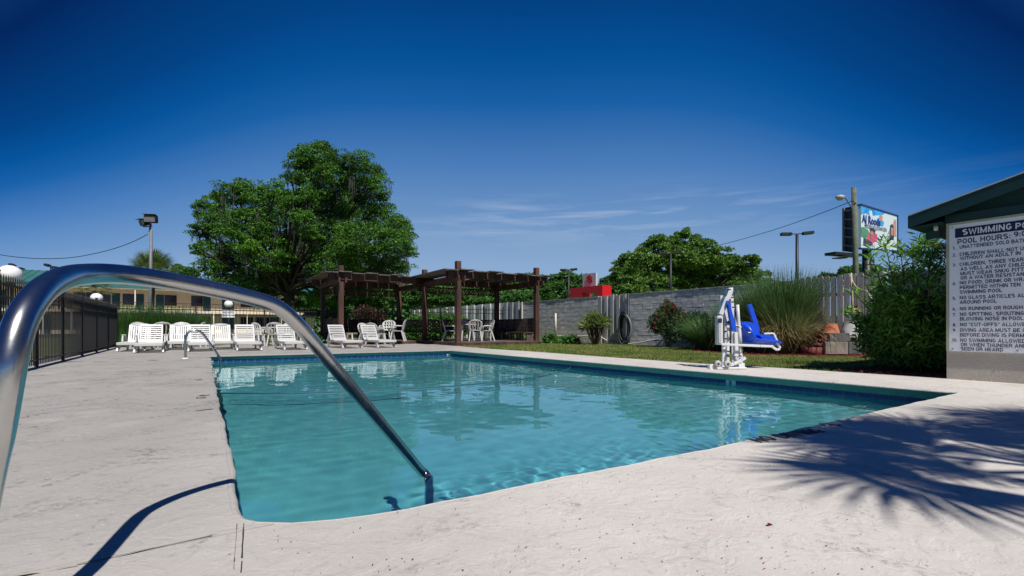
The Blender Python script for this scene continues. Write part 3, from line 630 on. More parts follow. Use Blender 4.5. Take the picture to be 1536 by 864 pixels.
# the run C -> B; the white depth marker sits where the photograph shows it
mk = None
dCB = (B_ - C_); LCB = dCB.length; target = G(1099, 571, -0.13)
kk = int((target - C_).dot(dCB.normalized()) / (LCB / int(LCB / 0.1545)))
P0, d_, nin, sx, n_ = tilerow(C_, B_, mark=(kk,))
for j in (0,):
    c = P0 + d_ * sx * (kk + j + 0.5) - nin * 0.0465 + Vector((0, 0, -0.141))
    o = MB().box((0, 0, 0), (sx - 0.005, 0.007, 0.064)).build('tile', M['tile_white'], shell, bev=0.0015); o.location = c; o.rotation_euler = (0, 0, math.atan2(d_.y, d_.x)); o['label'] = 'white depth marker tile with a dark numeral' if j == 0 else 'plain white marker tile'
vs, fs = sign_text('6', 0.2); vs = vs * np.array([[0.06, 0.055, 0.1]]) - np.array([[0.022, 0, 0]])
mb = MB(); c = P0 + d_ * sx * (kk + 0.5) - nin * 0.0465
# text faces into the pool: its +x runs against d_ as read from the water
for v in vs: mb.v.append(tuple(Vector((c.x, c.y, -0.163)) - d_ * v[0] * 1.0 + Vector((0, 0, v[1] * 0.95)) + nin * (0.0052 + v[2])))
mb.f = fs; mb.m = [0] * len(fs); mb.sm = [False] * len(fs); mb.build('numeral', M['deck_mark'], shell)
tilerow(B_, A_)
# water
def water_surface():
    lo_u, hi_u = min(p.x * U.x + p.y * U.y for p in outline) - 0.2, max(p.x * U.x + p.y * U.y for p in outline) + 0.2
    lo_v, hi_v = min(p.x * V.x + p.y * V.y for p in outline) - 0.2, max(p.x * V.x + p.y * V.y for p in outline) + 0.2
    st = 0.022; gu = np.arange(lo_u, hi_u, st); gv = np.arange(lo_v, hi_v, st); nu, nv = len(gu), len(gv)
    uu, vv = np.meshgrid(gu, gv, indexing='ij'); X = uu * U.x + vv * V.x; Y = uu * U.y + vv * V.y; Z = np.zeros_like(X)
    r = np.random.default_rng(3)
    for lam, slope, cnt in ((1.6, 0.0070, 6), (0.75, 0.0095, 8), (0.36, 0.0110, 10), (0.19, 0.0095, 12)):
        for _ in range(cnt):
            th = r.normal(1.3, 0.8); l = lam * r.uniform(0.75, 1.3); kx, ky = 2 * PI / l * math.cos(th), 2 * PI / l * math.sin(th)
            Z += slope / cnt ** 0.5 * l / (2 * PI) * np.sin(kx * X + ky * Y + r.uniform(0, 6.28)) * (0.6 + 0.4 * np.sin(X * r.uniform(.3, .9) + Y * r.uniform(.3, .9) + r.uniform(0, 6)))
    for (px, py, rad, am) in ((740, 718, 0.30, 1.0), (830, 702, 0.30, 0.9), (930, 682, 0.34, 0.8), (1030, 662, 0.34, 0.5), (1150, 610, 1.0, 0.2)):   # choppier water round the return jets
        c = G(px, py, WZ); w = np.exp(-((X - c.x) ** 2 + (Y - c.y) ** 2) / (2 * rad * rad))
        for _ in range(14):
            th = r.uniform(0, PI); l = r.uniform(0.09, 0.22); kx, ky = 2 * PI / l * math.cos(th), 2 * PI / l * math.sin(th); Z += w * am * 0.060 / 14 ** 0.5 * l / (2 * PI) * np.sin(kx * X + ky * Y + r.uniform(0, 6.28))
    vv_ = (X - C_.x) * V.x + (Y - C_.y) * V.y + 0.25; Z *= 0.85 + 2.4 * np.exp(-np.abs(vv_) / 1.1)      # choppier along the right-hand wall
    verts = np.stack([X, Y, Z + WZ], 2).reshape(-1, 3)
    a = (np.arange(nu - 1)[:, None] * nv + np.arange(nv - 1)[None]).reshape(-1); f = np.stack([a, a + nv, a + nv + 1, a + 1], 1)
    cen = verts[f].mean(1); keep = in_poly(cen, [(p.x, p.y) for p in offset(outline, -0.14)]); f = f[keep]
    used = np.unique(f); mp_ = np.full(len(verts), -1); mp_[used] = np.arange(len(used)); v, f = verts[used], mp_[f]
    n0 = np.cross(v[f[0, 1]] - v[f[0, 0]], v[f[0, 2]] - v[f[0, 0]])
    if n0[2] < 0: f = f[:, ::-1]
    return npmesh('pool_water', v, f, M['water'], smooth=True)
wtr = struct(water_surface()); wtr.cycles.is_caustics_caster = True
sl.cycles.is_caustics_light = True
# floating rope across the deep end
rp_ = [(330, 590), (430, 590.5), (560, 586), (680, 579), (760, 572), (820, 563), (848, 556), (861, 548.5)]
rope = MB().tube([G(x, y, WZ + 0.005) for x, y in rp_], 0.012, 6).build('pool_rope', M['rope_dark'])
tag(rope, 'thin dark rope floating in a slack curve across the pool', 'rope')
# lettering painted on the deck
def deck_text(txt, p0, p1, h, tilt=None, name='lettering', bold=0.012):
    p0, p1 = Vector(p0), Vector(p1); d = (p1 - p0); L = d.length; d.normalize(); up = Vector((-d.y, d.x, 0)) if tilt is None else tilt
    vs, fs = sign_text(txt, 0.2, 0.16); xm = max(v[0] for v in vs); ym = 1.0
    mb = MB(); top = [f for f in fs]
    mb.v = [tuple(p0 + d * (v[0] / xm * L) + up * (v[1] / ym * h) + Vector((0, 0, 0.0035 + v[2] * 0.2))) for v in vs]; mb.f = top; mb.m = [0] * len(top); mb.sm = [False] * len(top)
    return mb.build(name, M['deck_mark'], base)
deck_text('NO DIVING', G(1142, 664.5), G(1242, 648.0), 0.115)
deck_text('5 FT', G(1231, 638.5), G(1266, 641.0), 0.085)
deck_text('NO', G(294.5, 594.5), G(307, 594.5), 0.10); deck_text('DIVING', G(294.5, 598.5), G(309, 597.5), 0.10)
deck_text('5 FT', G(296, 571), G(306, 570.3), 0.14)
strip('slot', [G(293, 616.8), G(320, 613.8)], 0.02, M['deck_mark'], 0.003, base, 0.3)
strip('slot', [G(235, 561.3), G(258, 560.6)], 0.05, M['tile_white'], 0.003, base, 0.1)
for (x0, y0, x1, y1, w) in ((83, 543, 124, 542.4, 0.10), (140, 543.2, 160, 542.6, 0.10), (222, 541, 236, 540.6, 0.08), (120, 805.5, 318, 805.2, 0.0),):
    if w: strip('stain', [G(x0, y0), G(x1, y1)], w, M['deck_mark'], 0.002, base, 0.7)
# small leaves and grit lying on the deck
pp = []
for _ in range(420):
    px, py = random.uniform(380, 1350), random.uniform(640, 862); g = G(px, py)
    if in_poly(np.array([[g.x, g.y]]), outline)[0]: continue
    pp.append((g.x, g.y, 0.004))
P = np.array(pp); sz = rng.uniform(0.003, 0.010, len(P)); dirs = rng.normal(size=(len(P), 3)); dirs[:, 2] *= 0.12
v, f = leaves(P, sz, sz * 0.5, dirs); lit = npmesh('leaf_litter', v, f, M['mulch']); stuff(lit, 'tiny dry leaf bits scattered on the concrete deck', 'leaf litter')
g = G(1151, 790); v, f = leaves(np.array([[g.x, g.y, 0.005]] * 3), 0.02, 0.012, np.array([[1, 0.2, 0.1], [1, -0.3, 0.2], [0.8, 0.6, 0.15]])); tag(npmesh('dry_leaf', v, f, M['mulch']), 'curled dark dry leaf lying alone on the near deck', 'leaf')
# lawn strip: ground sheet carries its colour, blades give it pile
lawn_poly = [(p.x, p.y) for p in grass_edge] + [(p.x, p.y) for p in (G(600, 511), K_ + U * 12 + V * 6, PX(700, 30), PX(745, 30))]
lawn_poly += [(p.x, p.y) for p in (PX(830, 24), PX(1036, 17.4), PX(1225, 13.7), PX(1420, 9.5))]
# ================================================================== block wall with board sections
wall_pts = lambda px: None
WL0 = Vector((6.3, 16.8, 0)); WD = U.copy()               # wall line: WL0 + WD * s  (s grows away from the viewer)
def wall_s(px):
    r = (px - 768) / ray(px, 491).y
    return (r * WL0.y - WL0.x) / (WD.x - r * WD.y)
def wall_top(s): return 2.03 + 0.0 * s
def wp(s, off=0.0, z=0.0):                                 # off > 0: towards the pool
    p = WL0 + WD * s - V * off; return Vector((p.x, p.y, z))
wt = thing('boundary_wall', 'long grey boundary wall of rough blocks and boards behind the lawn', 'wall', wp(0), 0)
ANGU = math.atan2(WD.y, WD.x)
def block_run(s0, s1, single, cap=True):
    """courses of blocks between s0 < s1"""
    L = 0.44; H = 0.203; n = int(round((s1 - s0) / L)); L = (s1 - s0) / n
    protos = []; joined = MB(); inv = WM[wt.name].inverted()
    core = MB().box(wp((s0 + s1) / 2, -0.12, 0.98), (s1 - s0, 0.17, 1.98), rz=ANGU).build('wall_core', M['block'], wt, world=True)
    for c in range(10):
        for i in range(n + (c % 2)):
            a = s0 + (i - (0.5 if c % 2 else 0)) * L; b = a + L; a = max(a, s0); b = min(b, s1)
            if b - a < 0.05: continue
            off = random.uniform(-0.002, 0.003); zc = H * (c + 0.5) - 0.02
            if single and b - a > L * 0.9:
                if not protos:
                    for q in range(3):
                        bm_ = MB().box((0, 0, 0), (L - 0.010, 0.06, H - 0.010)); o = bm_.build('block', M['block'], wt, bev=0.006); protos.append(o); o.location = inv @ wp(0, 0, -5)
                    first = list(protos)
                loc = inv @ wp((a + b) / 2, off, zc)
                if first: o = first.pop(); o.location = loc; o.rotation_euler = (0, 0, ANGU)
                else: repeat(random.choice(protos), loc, (0, 0, ANGU))
            else: joined.box(wp((a + b) / 2, off, zc), (b - a - 0.010, 0.06, H - 0.010), rz=ANGU)
    if joined.v:
        o = joined.build('blocks', M['block'], wt, world=True); o['kind'] = 'stuff'
    if cap:
        k = int((s1 - s0) / 0.8) + 1
        for i in range(k):
            a = s0 + (s1 - s0) * i / k; b = s0 + (s1 - s0) * (i + 1) / k
            MB().box(wp((a + b) / 2, -0.09, 2.035 + random.uniform(-0.008, 0.012)), (b - a - 0.012, 0.27 + random.uniform(-0.02, 0.02), 0.045), rz=ANGU + random.uniform(-0.004, 0.004)).build('cap_stone', M['block_cap'], wt, world=True)
def board_run(s0, s1, w, m, h=2.1, name='board', round_top=False, wave=0.0):
    n = max(1, int(round((s1 - s0) / w))); w = (s1 - s0) / n
    for i in range(n):
        s = s0 + (i + 0.5) * w; hh = h + random.uniform(-0.025, 0.03)
        if round_top:
            hw = (w - 0.022) / 2; prof = [(-hw, 0.0), (hw, 0.0), (hw, hh - 0.05), (hw * 0.6, hh), (-hw * 0.6, hh), (-hw, hh - 0.05)]
            c = wp(s, 0.0); d = WD
            MB().slab([c + d * x + Vector((0, 0, z)) for x, z in prof], -V * (0.022 if i % 3 else 0.026)).build(name, m, wt, world=True)
        else:
            MB().box(wp(s, wave * (1 if i % 2 else -1), hh / 2), (w - 0.012, 0.03 + wave, hh), rz=ANGU).build(name, m, wt, world=True)
sA, sB, sC, sD_, sE, sF = wall_s(1228), wall_s(1190), wall_s(945), wall_s(898), wall_s(784), wall_s(757)
block_run(sB, sC, True); block_run(sD_, sE, False)
board_run(sC + 0.02, sD_ - 0.02, 0.17, M['board_grey'], 2.06, wave=0.012)
board_run(sE + 0.02, sF, 0.28, M['corrugated'], 2.08, name='corrugated_sheet', wave=0.02)
board_run(sF, sF + 14, 0.5, M['pale_sheet'], 2.1, name='corrugated_sheet', wave=0.03)
MB().box(wp(sE - 0.02, 0.06, 1.03), (0.05, 0.05, 2.06), rz=ANGU).build('post', M['pvc'], wt, world=True)
MB().box(wp(sC + 0.05, 0.06, 1.03), (0.06, 0.05, 2.08), rz=ANGU).build('post', M['galv'], wt, world=True)
# tall dog-eared board fence on the right of the wall
bf = thing('board_fence', 'tall grey dog-eared board fence behind the stacked flower pots', 'fence', wp(wall_s(1290)), 0)
wt_save = wt
wt = bf
board_run(wall_s(1330) , sB - 0.02, 0.155, M['board_grey'], 2.12, round_top=True)
MB().beam(wp(wall_s(1440), -0.06, 1.6), wp(sB, -0.06, 1.6), 0.04, 0.09).build('rail', M['board_grey'], bf, world=True)
MB().beam(wp(wall_s(1440), -0.06, 0.5), wp(sB, -0.06, 0.5), 0.04, 0.09).build('rail', M['board_grey'], bf, world=True)
wt = thing('panel_fence', 'grey panel fence with a pale top rail behind the oleander', 'fence', wp(wall_s(1400)), 0)
board_run(wall_s(1480), wall_s(1330) - 0.03, 0.9, M['board_grey'], 2.02, name='panel')
MB().beam(wp(wall_s(1480), 0.02, 2.06), wp(wall_s(1330), 0.02, 2.06), 0.12, 0.05).build('top_rail', M['block_cap'], wt, world=True)
# ================================================================== black steel fences
def steel_fence(name, label, P, Q, h, step, post_every, group=None, sp=0.0, limit=300, zb=0.0):
    t = thing(name, label, 'fence', P, 0, group)
    d = (Q - P); L = d.length; d.normalize(); a = math.atan2(d.y, d.x)
    n = int(L / step); pk = None
    for i in range(min(n, limit)):
        loc = d * step * (i + 0.5)
        if pk is None:
            mb = MB().box((0, 0, h / 2 + zb), (0.0145, 0.0145, h - 0.06)); z = h - 0.03 + zb
            mb.add([(-.008, -.008, z), (.008, -.008, z), (.008, .008, z), (-.008, .008, z), (0, 0, z + 0.05)], [(0, 1, 4), (1, 2, 4), (2, 3, 4), (3, 0, 4)])
            pk = mb.build('picket', M['black_metal'], t); pk.location = loc; pk.rotation_euler = (0, 0, a)
        else: repeat(pk, loc, (0, 0, a))
    po = None
    for i in range(int(L / post_every) + 1):
        loc = d * post_every * i
        if po is None:
            po = MB().box((0, 0, (h + 0.03) / 2), (0.05, 0.05, h + 0.03)).box((0, 0, h + 0.04), (0.062, 0.062, 0.02)).build('post', M['black_metal'], t); po.location = loc; po.rotation_euler = (0, 0, a)
        else: repeat(po, loc, (0, 0, a))
    for z in (0.12, h - 0.33, h - 0.14):
        MB().beam(Vector((0, 0, z + zb)), d * L + Vector((0, 0, z + zb)), 0.03, 0.03).build('rail', M['black_metal'], t)
    return t
fence_left = steel_fence('steel_fence', 'black steel picket fence running along the left edge of the deck', K_ - U * 13.6, K_, 1.48, 0.108, 1.95, 'black steel pool fences')
F1 = K_ + V * 9.9
steel_fence('steel_fence', 'black steel picket fence behind the row of white loungers', K_, F1, 1.5, 0.115, 2.3, 'black steel pool fences')
F2 = PX(758, 25.2)
steel_fence('steel_fence', 'black steel picket fence seen through the pergola in front of the pale sheets', F1, F2, 1.75, 0.12, 2.4, 'black steel pool fences', limit=120)
# ================================================================== bath house with the rules board
e1 = -U; nrm = -V
bh = thing('bath_house', 'cream bath house with dark green roof trim beside the pool', 'building', Wc, 0)
def bw(s, o, z): p = Wc + e1 * s + nrm * o; return Vector((p.x, p.y, z))
EL = 7.6
MB().slab([bw(0, 0, -0.03), bw(EL, 0, -0.03), bw(EL, -4.6, -0.03), bw(0, -4.6, -0.03)], (0, 0, 2.12)).build('wall', M['cream_wall'], bh, world=True)
rise = 0.272; RE = 2.26
def rz_(s): return RE + rise * (s + 0.36) if s < EL / 2 else RE + rise * (EL - s + 0.36)
g_ = MB(); g_.slab([bw(0, -0.02, 2.09), bw(EL, -0.02, 2.09), bw(EL, -0.02, rz_(EL) - 0.09), bw(EL / 2, -0.02, rz_(EL / 2) - 0.09), bw(0, -0.02, rz_(0) - 0.09)], -nrm * 4.5); g_.build('gable', M['green_gable'], bh, world=True)
MB().slab([bw(-0.01, 0.035, 2.115), bw(EL, 0.035, 2.115), bw(EL, 0.035, 2.22), bw(-0.01, 0.035, 2.22)], -nrm * 0.03).build('trim_board', M['green_trim'], bh, world=True)
for sg in (0, 1):
    a, b = ((-0.36, EL / 2), (EL / 2, EL + 0.36))[sg]
    z0, z1 = rz_(a) if sg == 0 else rz_(EL / 2), rz_(EL / 2) if sg == 0 else RE
    MB().slab([bw(a, 0.192, z0 - 0.004), bw(b, 0.192, z1 - 0.004), bw(b, 0.192, z1 - 0.05), bw(a, 0.192, z0 - 0.05)], -nrm * 5.4).build('roof', M['green_trim'], bh, world=True)
    MB().slab([bw(a, 0.215, z0), bw(b, 0.215, z1), bw(b, 0.215, z1 - 0.17), bw(a, 0.215, z0 - 0.17)], -nrm * 0.022).build('fascia', M['green_trim'], bh, world=True)
    MB().slab([bw(a, 0.222, z0 + 0.012), bw(b, 0.222, z1 + 0.012), bw(b, 0.222, z1 - 0.004), bw(a, 0.222, z0 - 0.004)], -nrm * 0.05).build('drip_edge', M['drip_edge'], bh, world=True)
    for k in range(3):
        o1 = 0.188 - k * 0.063
        MB().slab([bw(a + 0.03, o1, z0 - 0.055), bw(b, o1, z1 - 0.055), bw(b, o1, z1 - 0.068), bw(a + 0.03, o1, z0 - 0.068)], -nrm * 0.060).build('soffit_board', M['green_trim'], bh, world=True)
MB().slab([bw(-0.34, 0.20, RE - 0.01), bw(-0.34, 0.20, RE - 0.17), bw(-0.36, 0.20, RE - 0.17), bw(-0.36, 0.20, RE - 0.01)], -nrm * 5.3).build('eave_board', M['green_trim'], bh, world=True)
MB().slab([bw(-0.34, 0.19, RE - 0.16), bw(0.0, 0.19, RE - 0.14), bw(0.0, 0.19, RE - 0.155), bw(-0.34, 0.19, RE - 0.175)], -nrm * 5.2).build('soffit_board', M['green_trim'], bh, world=True)
MB().box(bw(-0.16, -0.1, 2.00), (0.10, 0.16, 0.10), rz=RZU).build('rafter_end', M['green_trim'], bh, world=True)
MB().lathe([(0.0, 0.0), (0.022, 0.0), (0.026, 0.05), (0.018, 0.07), (0, 0.07)], bw(-0.10, 0.05, 2.03), 8).build('porch_bulb', M['drip_edge'], bh, world=True)
# the board itself
def wallpt(px, py, off=0.03):
    r = ray(px, py); o = Vector((0, 0, EYE)); p0 = Wc + nrm * off
    t = (p0 - o).dot(nrm) / r.dot(nrm); q = o + r * t; return (q - Wc).dot(e1), q.z
sb = thing('rules_board', 'large white swimming pool rules board on the cream wall under the green gable', 'sign', bw(0.5, 0.02, 1.2), 0)
s0, zt = wallpt(1423.5, 338.5); _, zb_ = wallpt(1424, 526.5); s1, _ = wallpt(1536, 400); s1 += 0.22
MB().slab([bw(s0, 0.0, zb_), bw(s1, 0.0, zb_), bw(s1, 0.0, zt), bw(s0, 0.0, zt)], nrm * 0.022).build('panel', M['sign_white'], sb, world=True)
MB().slab([bw(s0 - 0.03, 0.0, zb_ - 0.0), bw(s0 - 0.002, 0.0, zb_), bw(s0 - 0.002, 0.0, zt + 0.03), bw(s0 - 0.03, 0.0, zt + 0.03)], nrm * 0.026).build('frame', M['sign_frame'], sb, world=True)
MB().slab([bw(s0 - 0.0, 0.0, zt + 0.002), bw(s1, 0.0, zt + 0.002), bw(s1, 0.0, zt + 0.03), bw(s0 - 0.0, 0.0, zt + 0.03)], nrm * 0.026).build('frame', M['sign_frame'], sb, world=True)
hs0, hz1 = wallpt(1432.3, 343); _, hz0 = wallpt(1432.3, 357)
MB().slab([bw(hs0, 0.021, hz0), bw(s1 - 0.05, 0.021, hz0), bw(s1 - 0.05, 0.021, hz1), bw(hs0, 0.021, hz1)], nrm * 0.003).build('header_band', M['sign_navy'], sb, world=True)
def wtext(txt, px0, pyb, cap_px, m, off, fit=None, bold=0.03, sx=1.0, parent=sb):
    sl_, zb0 = wallpt(px0, pyb); _, zt0 = wallpt(px0, pyb - cap_px); cap = zt0 - zb0
    vs, fs = sign_text(txt, 0.205 if bold > 0.025 else 0.18); ym = 1.0; xm = vs[:, 0].max()
    k = cap / ym; kx = k * sx if fit is None else (wallpt(fit, pyb)[0] - sl_) / xm
    mb = MB(); mb.v = [tuple(bw(sl_ + v[0] * kx, off + v[2] * 0.25, zb0 + v[1] * k)) for v in vs]; mb.f = fs; mb.m = [0] * len(fs); mb.sm = [False] * len(fs)
    o = mb.build('lettering', m, parent, world=True); return kx / k
kh = wtext('SWIMMING', 1443.5, 352.8, 8.8, M['sign_white'], 0.026, fit=1517.5, bold=0.028)
wtext('POOL', 1523.0, 343.4, 8.8, M['sign_white'], 0.026, bold=0.028, sx=kh)
kh = wtext('POOL HOURS:', 1436.0, 366.3, 7.4, M['sign_navy'], 0.024, fit=1515.5, bold=0.022)
wtext('9:00', 1520.5, 355.6, 7.8, M['sign_navy'], 0.024, bold=0.022, sx=kh)
kx = wtext('NO SWIMMING ALLOWED', 1440.0, 512.7, 5.2, M['sign_navy'], 0.024, fit=1538, bold=0.012)
rows = [('UNATTENDED SOLO BATHING', 1439.2, 373.2), ('CHILDREN SHALL NOT USE', 1439, 384.2), ('WITHOUT AN ADULT IN', 1440, 390.2), ('CHILDREN, THREE YEARS', 1439, 399.3), ('AS WELL AS ANY CHILD', 1440.5, 406.2),
        ('MUST WEAR SNUG FITTING', 1440.5, 413.1), ('OR A WATER RESISTANT', 1440.6, 419.6), ('NO FOOD, DRINK OR WRAPPERS', 1439.4, 426.9), ('PERMITTED WITHIN TEN', 1439.4, 434.0), ('SWIMMING POOL', 1439.4, 440.9),
        ('NO GLASS ARTICLES ALLOWED', 1439.4, 449.2), ('AROUND POOL', 1439.4, 456), ('NO RUNNING OR ROUGH', 1439.6, 465.7), ('NO SPITTING, SPOUTING', 1439.6, 474), ('BLOWING NOSE IN POOL', 1439.6, 481), ('NO "CUT-OFFS" ALLOWED', 1440, 489.5),
        ('DIVING AREA MUST BE CLEAR', 1439.8, 497.6), ('BEFORE DIVING IS PERMITTED', 1439.8, 504.8), ('OR WHEN THUNDER AND', 1441, 519.4), ('SEEN OR HEARD', 1441, 525.6)]
for tx, x, y in rows: wtext(tx, x, y, 5.2, M['sign_navy'], 0.024, bold=0.012, sx=kx * (0.96 if 'ED ' in tx else 1.0))
for tx, x, y in [('1.', 1429, 374.5), ('2.', 1428.7, 385), ('3.', 1428.7, 400), ('4.', 1428.6, 427.8), ('5.', 1428.6, 450), ('6.', 1428.8, 466), ('7.', 1428.8, 474.4), ('8.', 1429, 489.8), ('9.', 1429, 497.6), ('10.', 1427.8, 512.4)]:
    wtext(tx, x, y, 4.6, M['sign_navy'], 0.024, bold=0.012, sx=kx)
for px, py in ((1428, 341.6), (1428.8, 523), (1526, 526)):
    s_, z_ = wallpt(px, py); MB().lathe([(0.009, 0), (0.009, 0.004), (0, 0.006)], (0, 0, 0), 8)
    b = MB().box(bw(s_, 0.025, z_), (0.014, 0.006, 0.014), rz=math.atan2(e1.y, e1.x)).build('screw', M['galv'], sb, world=True)
# ================================================================== pergola
PO = Vector((-2.04, 18.0, 0)); PO = PX(687, 18.0)
def pq(u, v, z=0.0): p = PO + U * u + V * v; return Vector((p.x, p.y, z))
pg = thing('pergola', 'dark red-brown timber corner pergola with lattice rails at the far end of the pool', 'pergola', PO, 0)
u1, v1, v2 = 3.2, 3.7, -3.55; T = 3.22
posts = [(0, 0, T), (u1, 0, T - 0.0), (0, v1, T), (u1, v1, T - 0.42), (u1, v2, T - 0.08), (2 * u1, v2, T - 0.5), (2 * u1, 0, T - 0.5)]
for (u, v, h) in posts:
    MB().box(pq(u, v, h / 2), (0.19, 0.19, h), rz=RZU).build('post', M['redwood'], pg, world=True, bev=0.008)
BZ = 2.70
def beam(u0, v0, ua, va, z=BZ, ov=0.45, w=0.06, h=0.24, both=True, m='redwood'):
    a, b = pq(u0, v0, z), pq(ua, va, z); d = (b - a).normalized(); n = Vector((-d.y, d.x, 0))
    for s in ((-1, 1) if both else (1,)):
        MB().beam(a - d * ov + n * 0.127 * s, b + d * ov + n * 0.127 * s, w, h).build('beam', M[m], pg, world=True, bev=0.005)
for (a, b, c, d) in ((0, 0, 0, v1), (u1, 0, u1, v1), (u1, v2, u1, 0), (2 * u1, v2, 2 * u1, 0)): beam(a, b, c, d)
for (a, b, c, d) in ((0, 0, u1, 0), (0, v1, u1, v1), (u1, v2, 2 * u1, v2), (u1, 0, 2 * u1, 0)): beam(a, b, c, d, z=BZ - 0.15, ov=0.35, h=0.2)
for k in range(8):                                           # broad roof boards lying across the beams
    v = -0.42 + k * (v1 + 0.84) / 7
    if abs(v) < 0.11: v += 0.2
    a, b = pq(-0.38, v, BZ + 0.142 + (0.042 if k % 2 else 0)), pq(u1 + 0.6, v, BZ + 0.142 + (0.042 if k % 2 else 0))
    MB().beam(a, b, 0.61, 0.035).build('roof_board', M['wood_top'], pg, world=True)
for k in range(8):
    v = v2 - 0.42 + k * (-v2 + 0.1) / 7
    a, b = pq(u1 - 0.36, v, BZ + 0.142 + (0.042 if k % 2 else 0)), pq(2 * u1 + 0.55, v, BZ + 0.142 + (0.042 if k % 2 else 0))
    MB().beam(a, b, 0.50, 0.035).build('roof_board', M['wood_top'], pg, world=True)
def lattice(u0, v0, ua, va, z0, z1, step=0.16, m='redwood', name='lattice_panel'):
    a, b = pq(u0, v0), pq(ua, va); L = (b - a).length; d = (b - a).normalized(); H = z1 - z0; mb = MB(); n = Vector((-d.y, d.x, 0))
    for s in (1, -1):
        x = -H
        while x < L:
            x0, x1 = x, x + H; t0 = max(0.0, -x0 / H); t1 = min(1.0, (L - x0) / H)
            if t1 - t0 > 0.02:
                za, zb2 = (z0 + H * t0, z0 + H * t1) if s > 0 else (z1 - H * t0, z1 - H * t1)
                p, q = a + d * (x0 + H * t0), a + d * (x0 + H * t1)
                mb.beam(Vector((p.x, p.y, za)) + n * 0.008 * s, Vector((q.x, q.y, zb2)) + n * 0.008 * s, 0.012, 0.042)
            x += step
    for z in (z0, z1): mb.beam(Vector((a.x, a.y, z)), Vector((b.x, b.y, z)), 0.04, 0.06)
    o = mb.build(name, M[m], pg, world=True); return o
lattice(u1, 0.1, u1, v1 - 0.1, 0.50, 1.02); lattice(2 * u1, v2 * 0.35, 2 * u1, -0.1, 0.50, 1.02); lattice(u1 + 0.1, 0, 2 * u1 - 0.1, 0, 0.50, 1.02)
lattice(u1, 0.1, u1, v1 - 0.1, 2.22, 2.46, 0.14); lattice(2 * u1, v2 + 0.1, 2 * u1, -0.1, 2.22, 2.46, 0.14)
def bench(u0, v0, ua, va, inn, m, top=1.10, seat=True):
    a, b = pq(u0, v0), pq(ua, va); d = (b - a).normalized(); n = Vector((-d.y, d.x, 0)) * inn
    for k in range(4): MB().beam(a + Vector((0, 0, 0.56 + k * 0.148)), b + Vector((0, 0, 0.56 + k * 0.148)), 0.03, 0.146).build('back_board', M[m], pg, world=True)
    if seat:
        for k in range(3): MB().beam(a + n * (0.10 + 0.145 * k) + Vector((0, 0, 0.48)), b + n * (0.10 + 0.145 * k) + Vector((0, 0, 0.48)), 0.13, 0.035).build('seat_board', M[m], pg, world=True)
    L = (b - a).length; k = int(L / 0.7)
    for i in range(k + 1):
        p = a + d * (0.1 + (L - 0.2) * i / k) + n * 0.22; MB().box((p.x, p.y, 0.28), (0.3, 0.08, 0.36), rz=math.atan2(n.y, n.x)).build('bench_leg', M[m], pg, world=True)
bench(0.1, v1 - 0.02, u1 - 0.1, v1 - 0.02, 1, 'old_wood'); bench(2 * u1 - 0.04, v2 + 0.1, 2 * u1 - 0.04, v2 * 0.35, -1, 'redwood')
bench(u1 + 0.1, v2 + 0.0, 2 * u1 - 0.1, v2 + 0.0, -1, 'redwood', seat=False)
# raised wooden floor: one platform under each half, plank by plank
for (lab, ua, ub, va, vb) in (('raised plank floor under the nearer right half of the pergola', -0.12, u1 + 0.1, -0.12, v1 + 0.12), ('raised plank floor under the farther left half of the pergola', u1 - 0.12, 2 * u1 + 0.1, v2 - 0.12, -0.14)):
    pf = thing('wooden_platform', lab, 'platform', pq((ua + ub) / 2, (va + vb) / 2), 0, 'pergola floors')
    if ua > 1: ua += 0.0
    k = int((ub - ua) / 0.145)
    for i in range(k):
        u = ua + 0.145 * (i + 0.5)
        MB().beam(pq(u, va, 0.115), pq(u, vb, 0.115), 0.137, 0.03).build('plank', M['wood_top'], pf, world=True)
    for (p, q) in ((pq(ua - 0.02, va - 0.02, 0.045), pq(ua - 0.02, vb + 0.02, 0.045)), (pq(ua, va - 0.03, 0.045), pq(ub, va - 0.03, 0.045)), (pq(ua, vb + 0.03, 0.045), pq(ub, vb + 0.03, 0.045))):
        MB().beam(p, q, 0.04, 0.13).build('edge_board', M['redwood'], pf, world=True)
# ================================================================== hand rails
hr = thing('hand_rail', 'large polished steel hand rail arching from the near deck into the pool', 'hand rail', (-1.10, 0.94, 0), 0, 'pool hand rails')
P1 = D(459, 500, 1.84); P2 = D(632, 707, 2.74)
K1 = 1.10
ctrl = [Vector((-1.10, 0.94, -0.05)), Vector((-1.09, 0.94, 0.15)), D(-20, 716, 0.935), D(-6, 660, 0.935), D(4, 604, 0.94), D(14, 548, 0.945), D(23, 508, 0.96), D(36, 472, 0.985), D(60, 438, 1.04), D(90, 419, 1.12), D(122, 411.5, 1.20), D(180, 411, 1.31), D(250, 420.5, 1.44), D(330, 436, 1.58), D(385, 449, 1.68), D(412, 458, 1.73), D(433, 472.5, 1.77), P1]
k = 8
for i in range(1, k + 1): ctrl.append(P1.lerp(P2, i / k))
ctrl += [P2 + Vector((0.02, 0.012, -0.02)), P2 + Vector((0.036, 0.018, -0.06)), P2 + Vector((0.042, 0.02, -0.14)), P2 + Vector((0.046, 0.02, -0.8))]
def catmull(pts, sub=6):
    out = []; n = len(pts)
    for i in range(n - 1):
        p0, p1, p2, p3 = pts[max(i - 1, 0)], pts[i], pts[i + 1], pts[min(i + 2, n - 1)]
        for j in range(sub):
            t = j / sub; out.append(0.5 * ((2 * p1) + (p2 - p0) * t + (2 * p0 - 5 * p1 + 4 * p2 - p3) * t * t + (3 * p1 - p0 - 3 * p2 + p3) * t ** 3))
    out.append(pts[-1]); return out
pts = catmull(ctrl, 6)
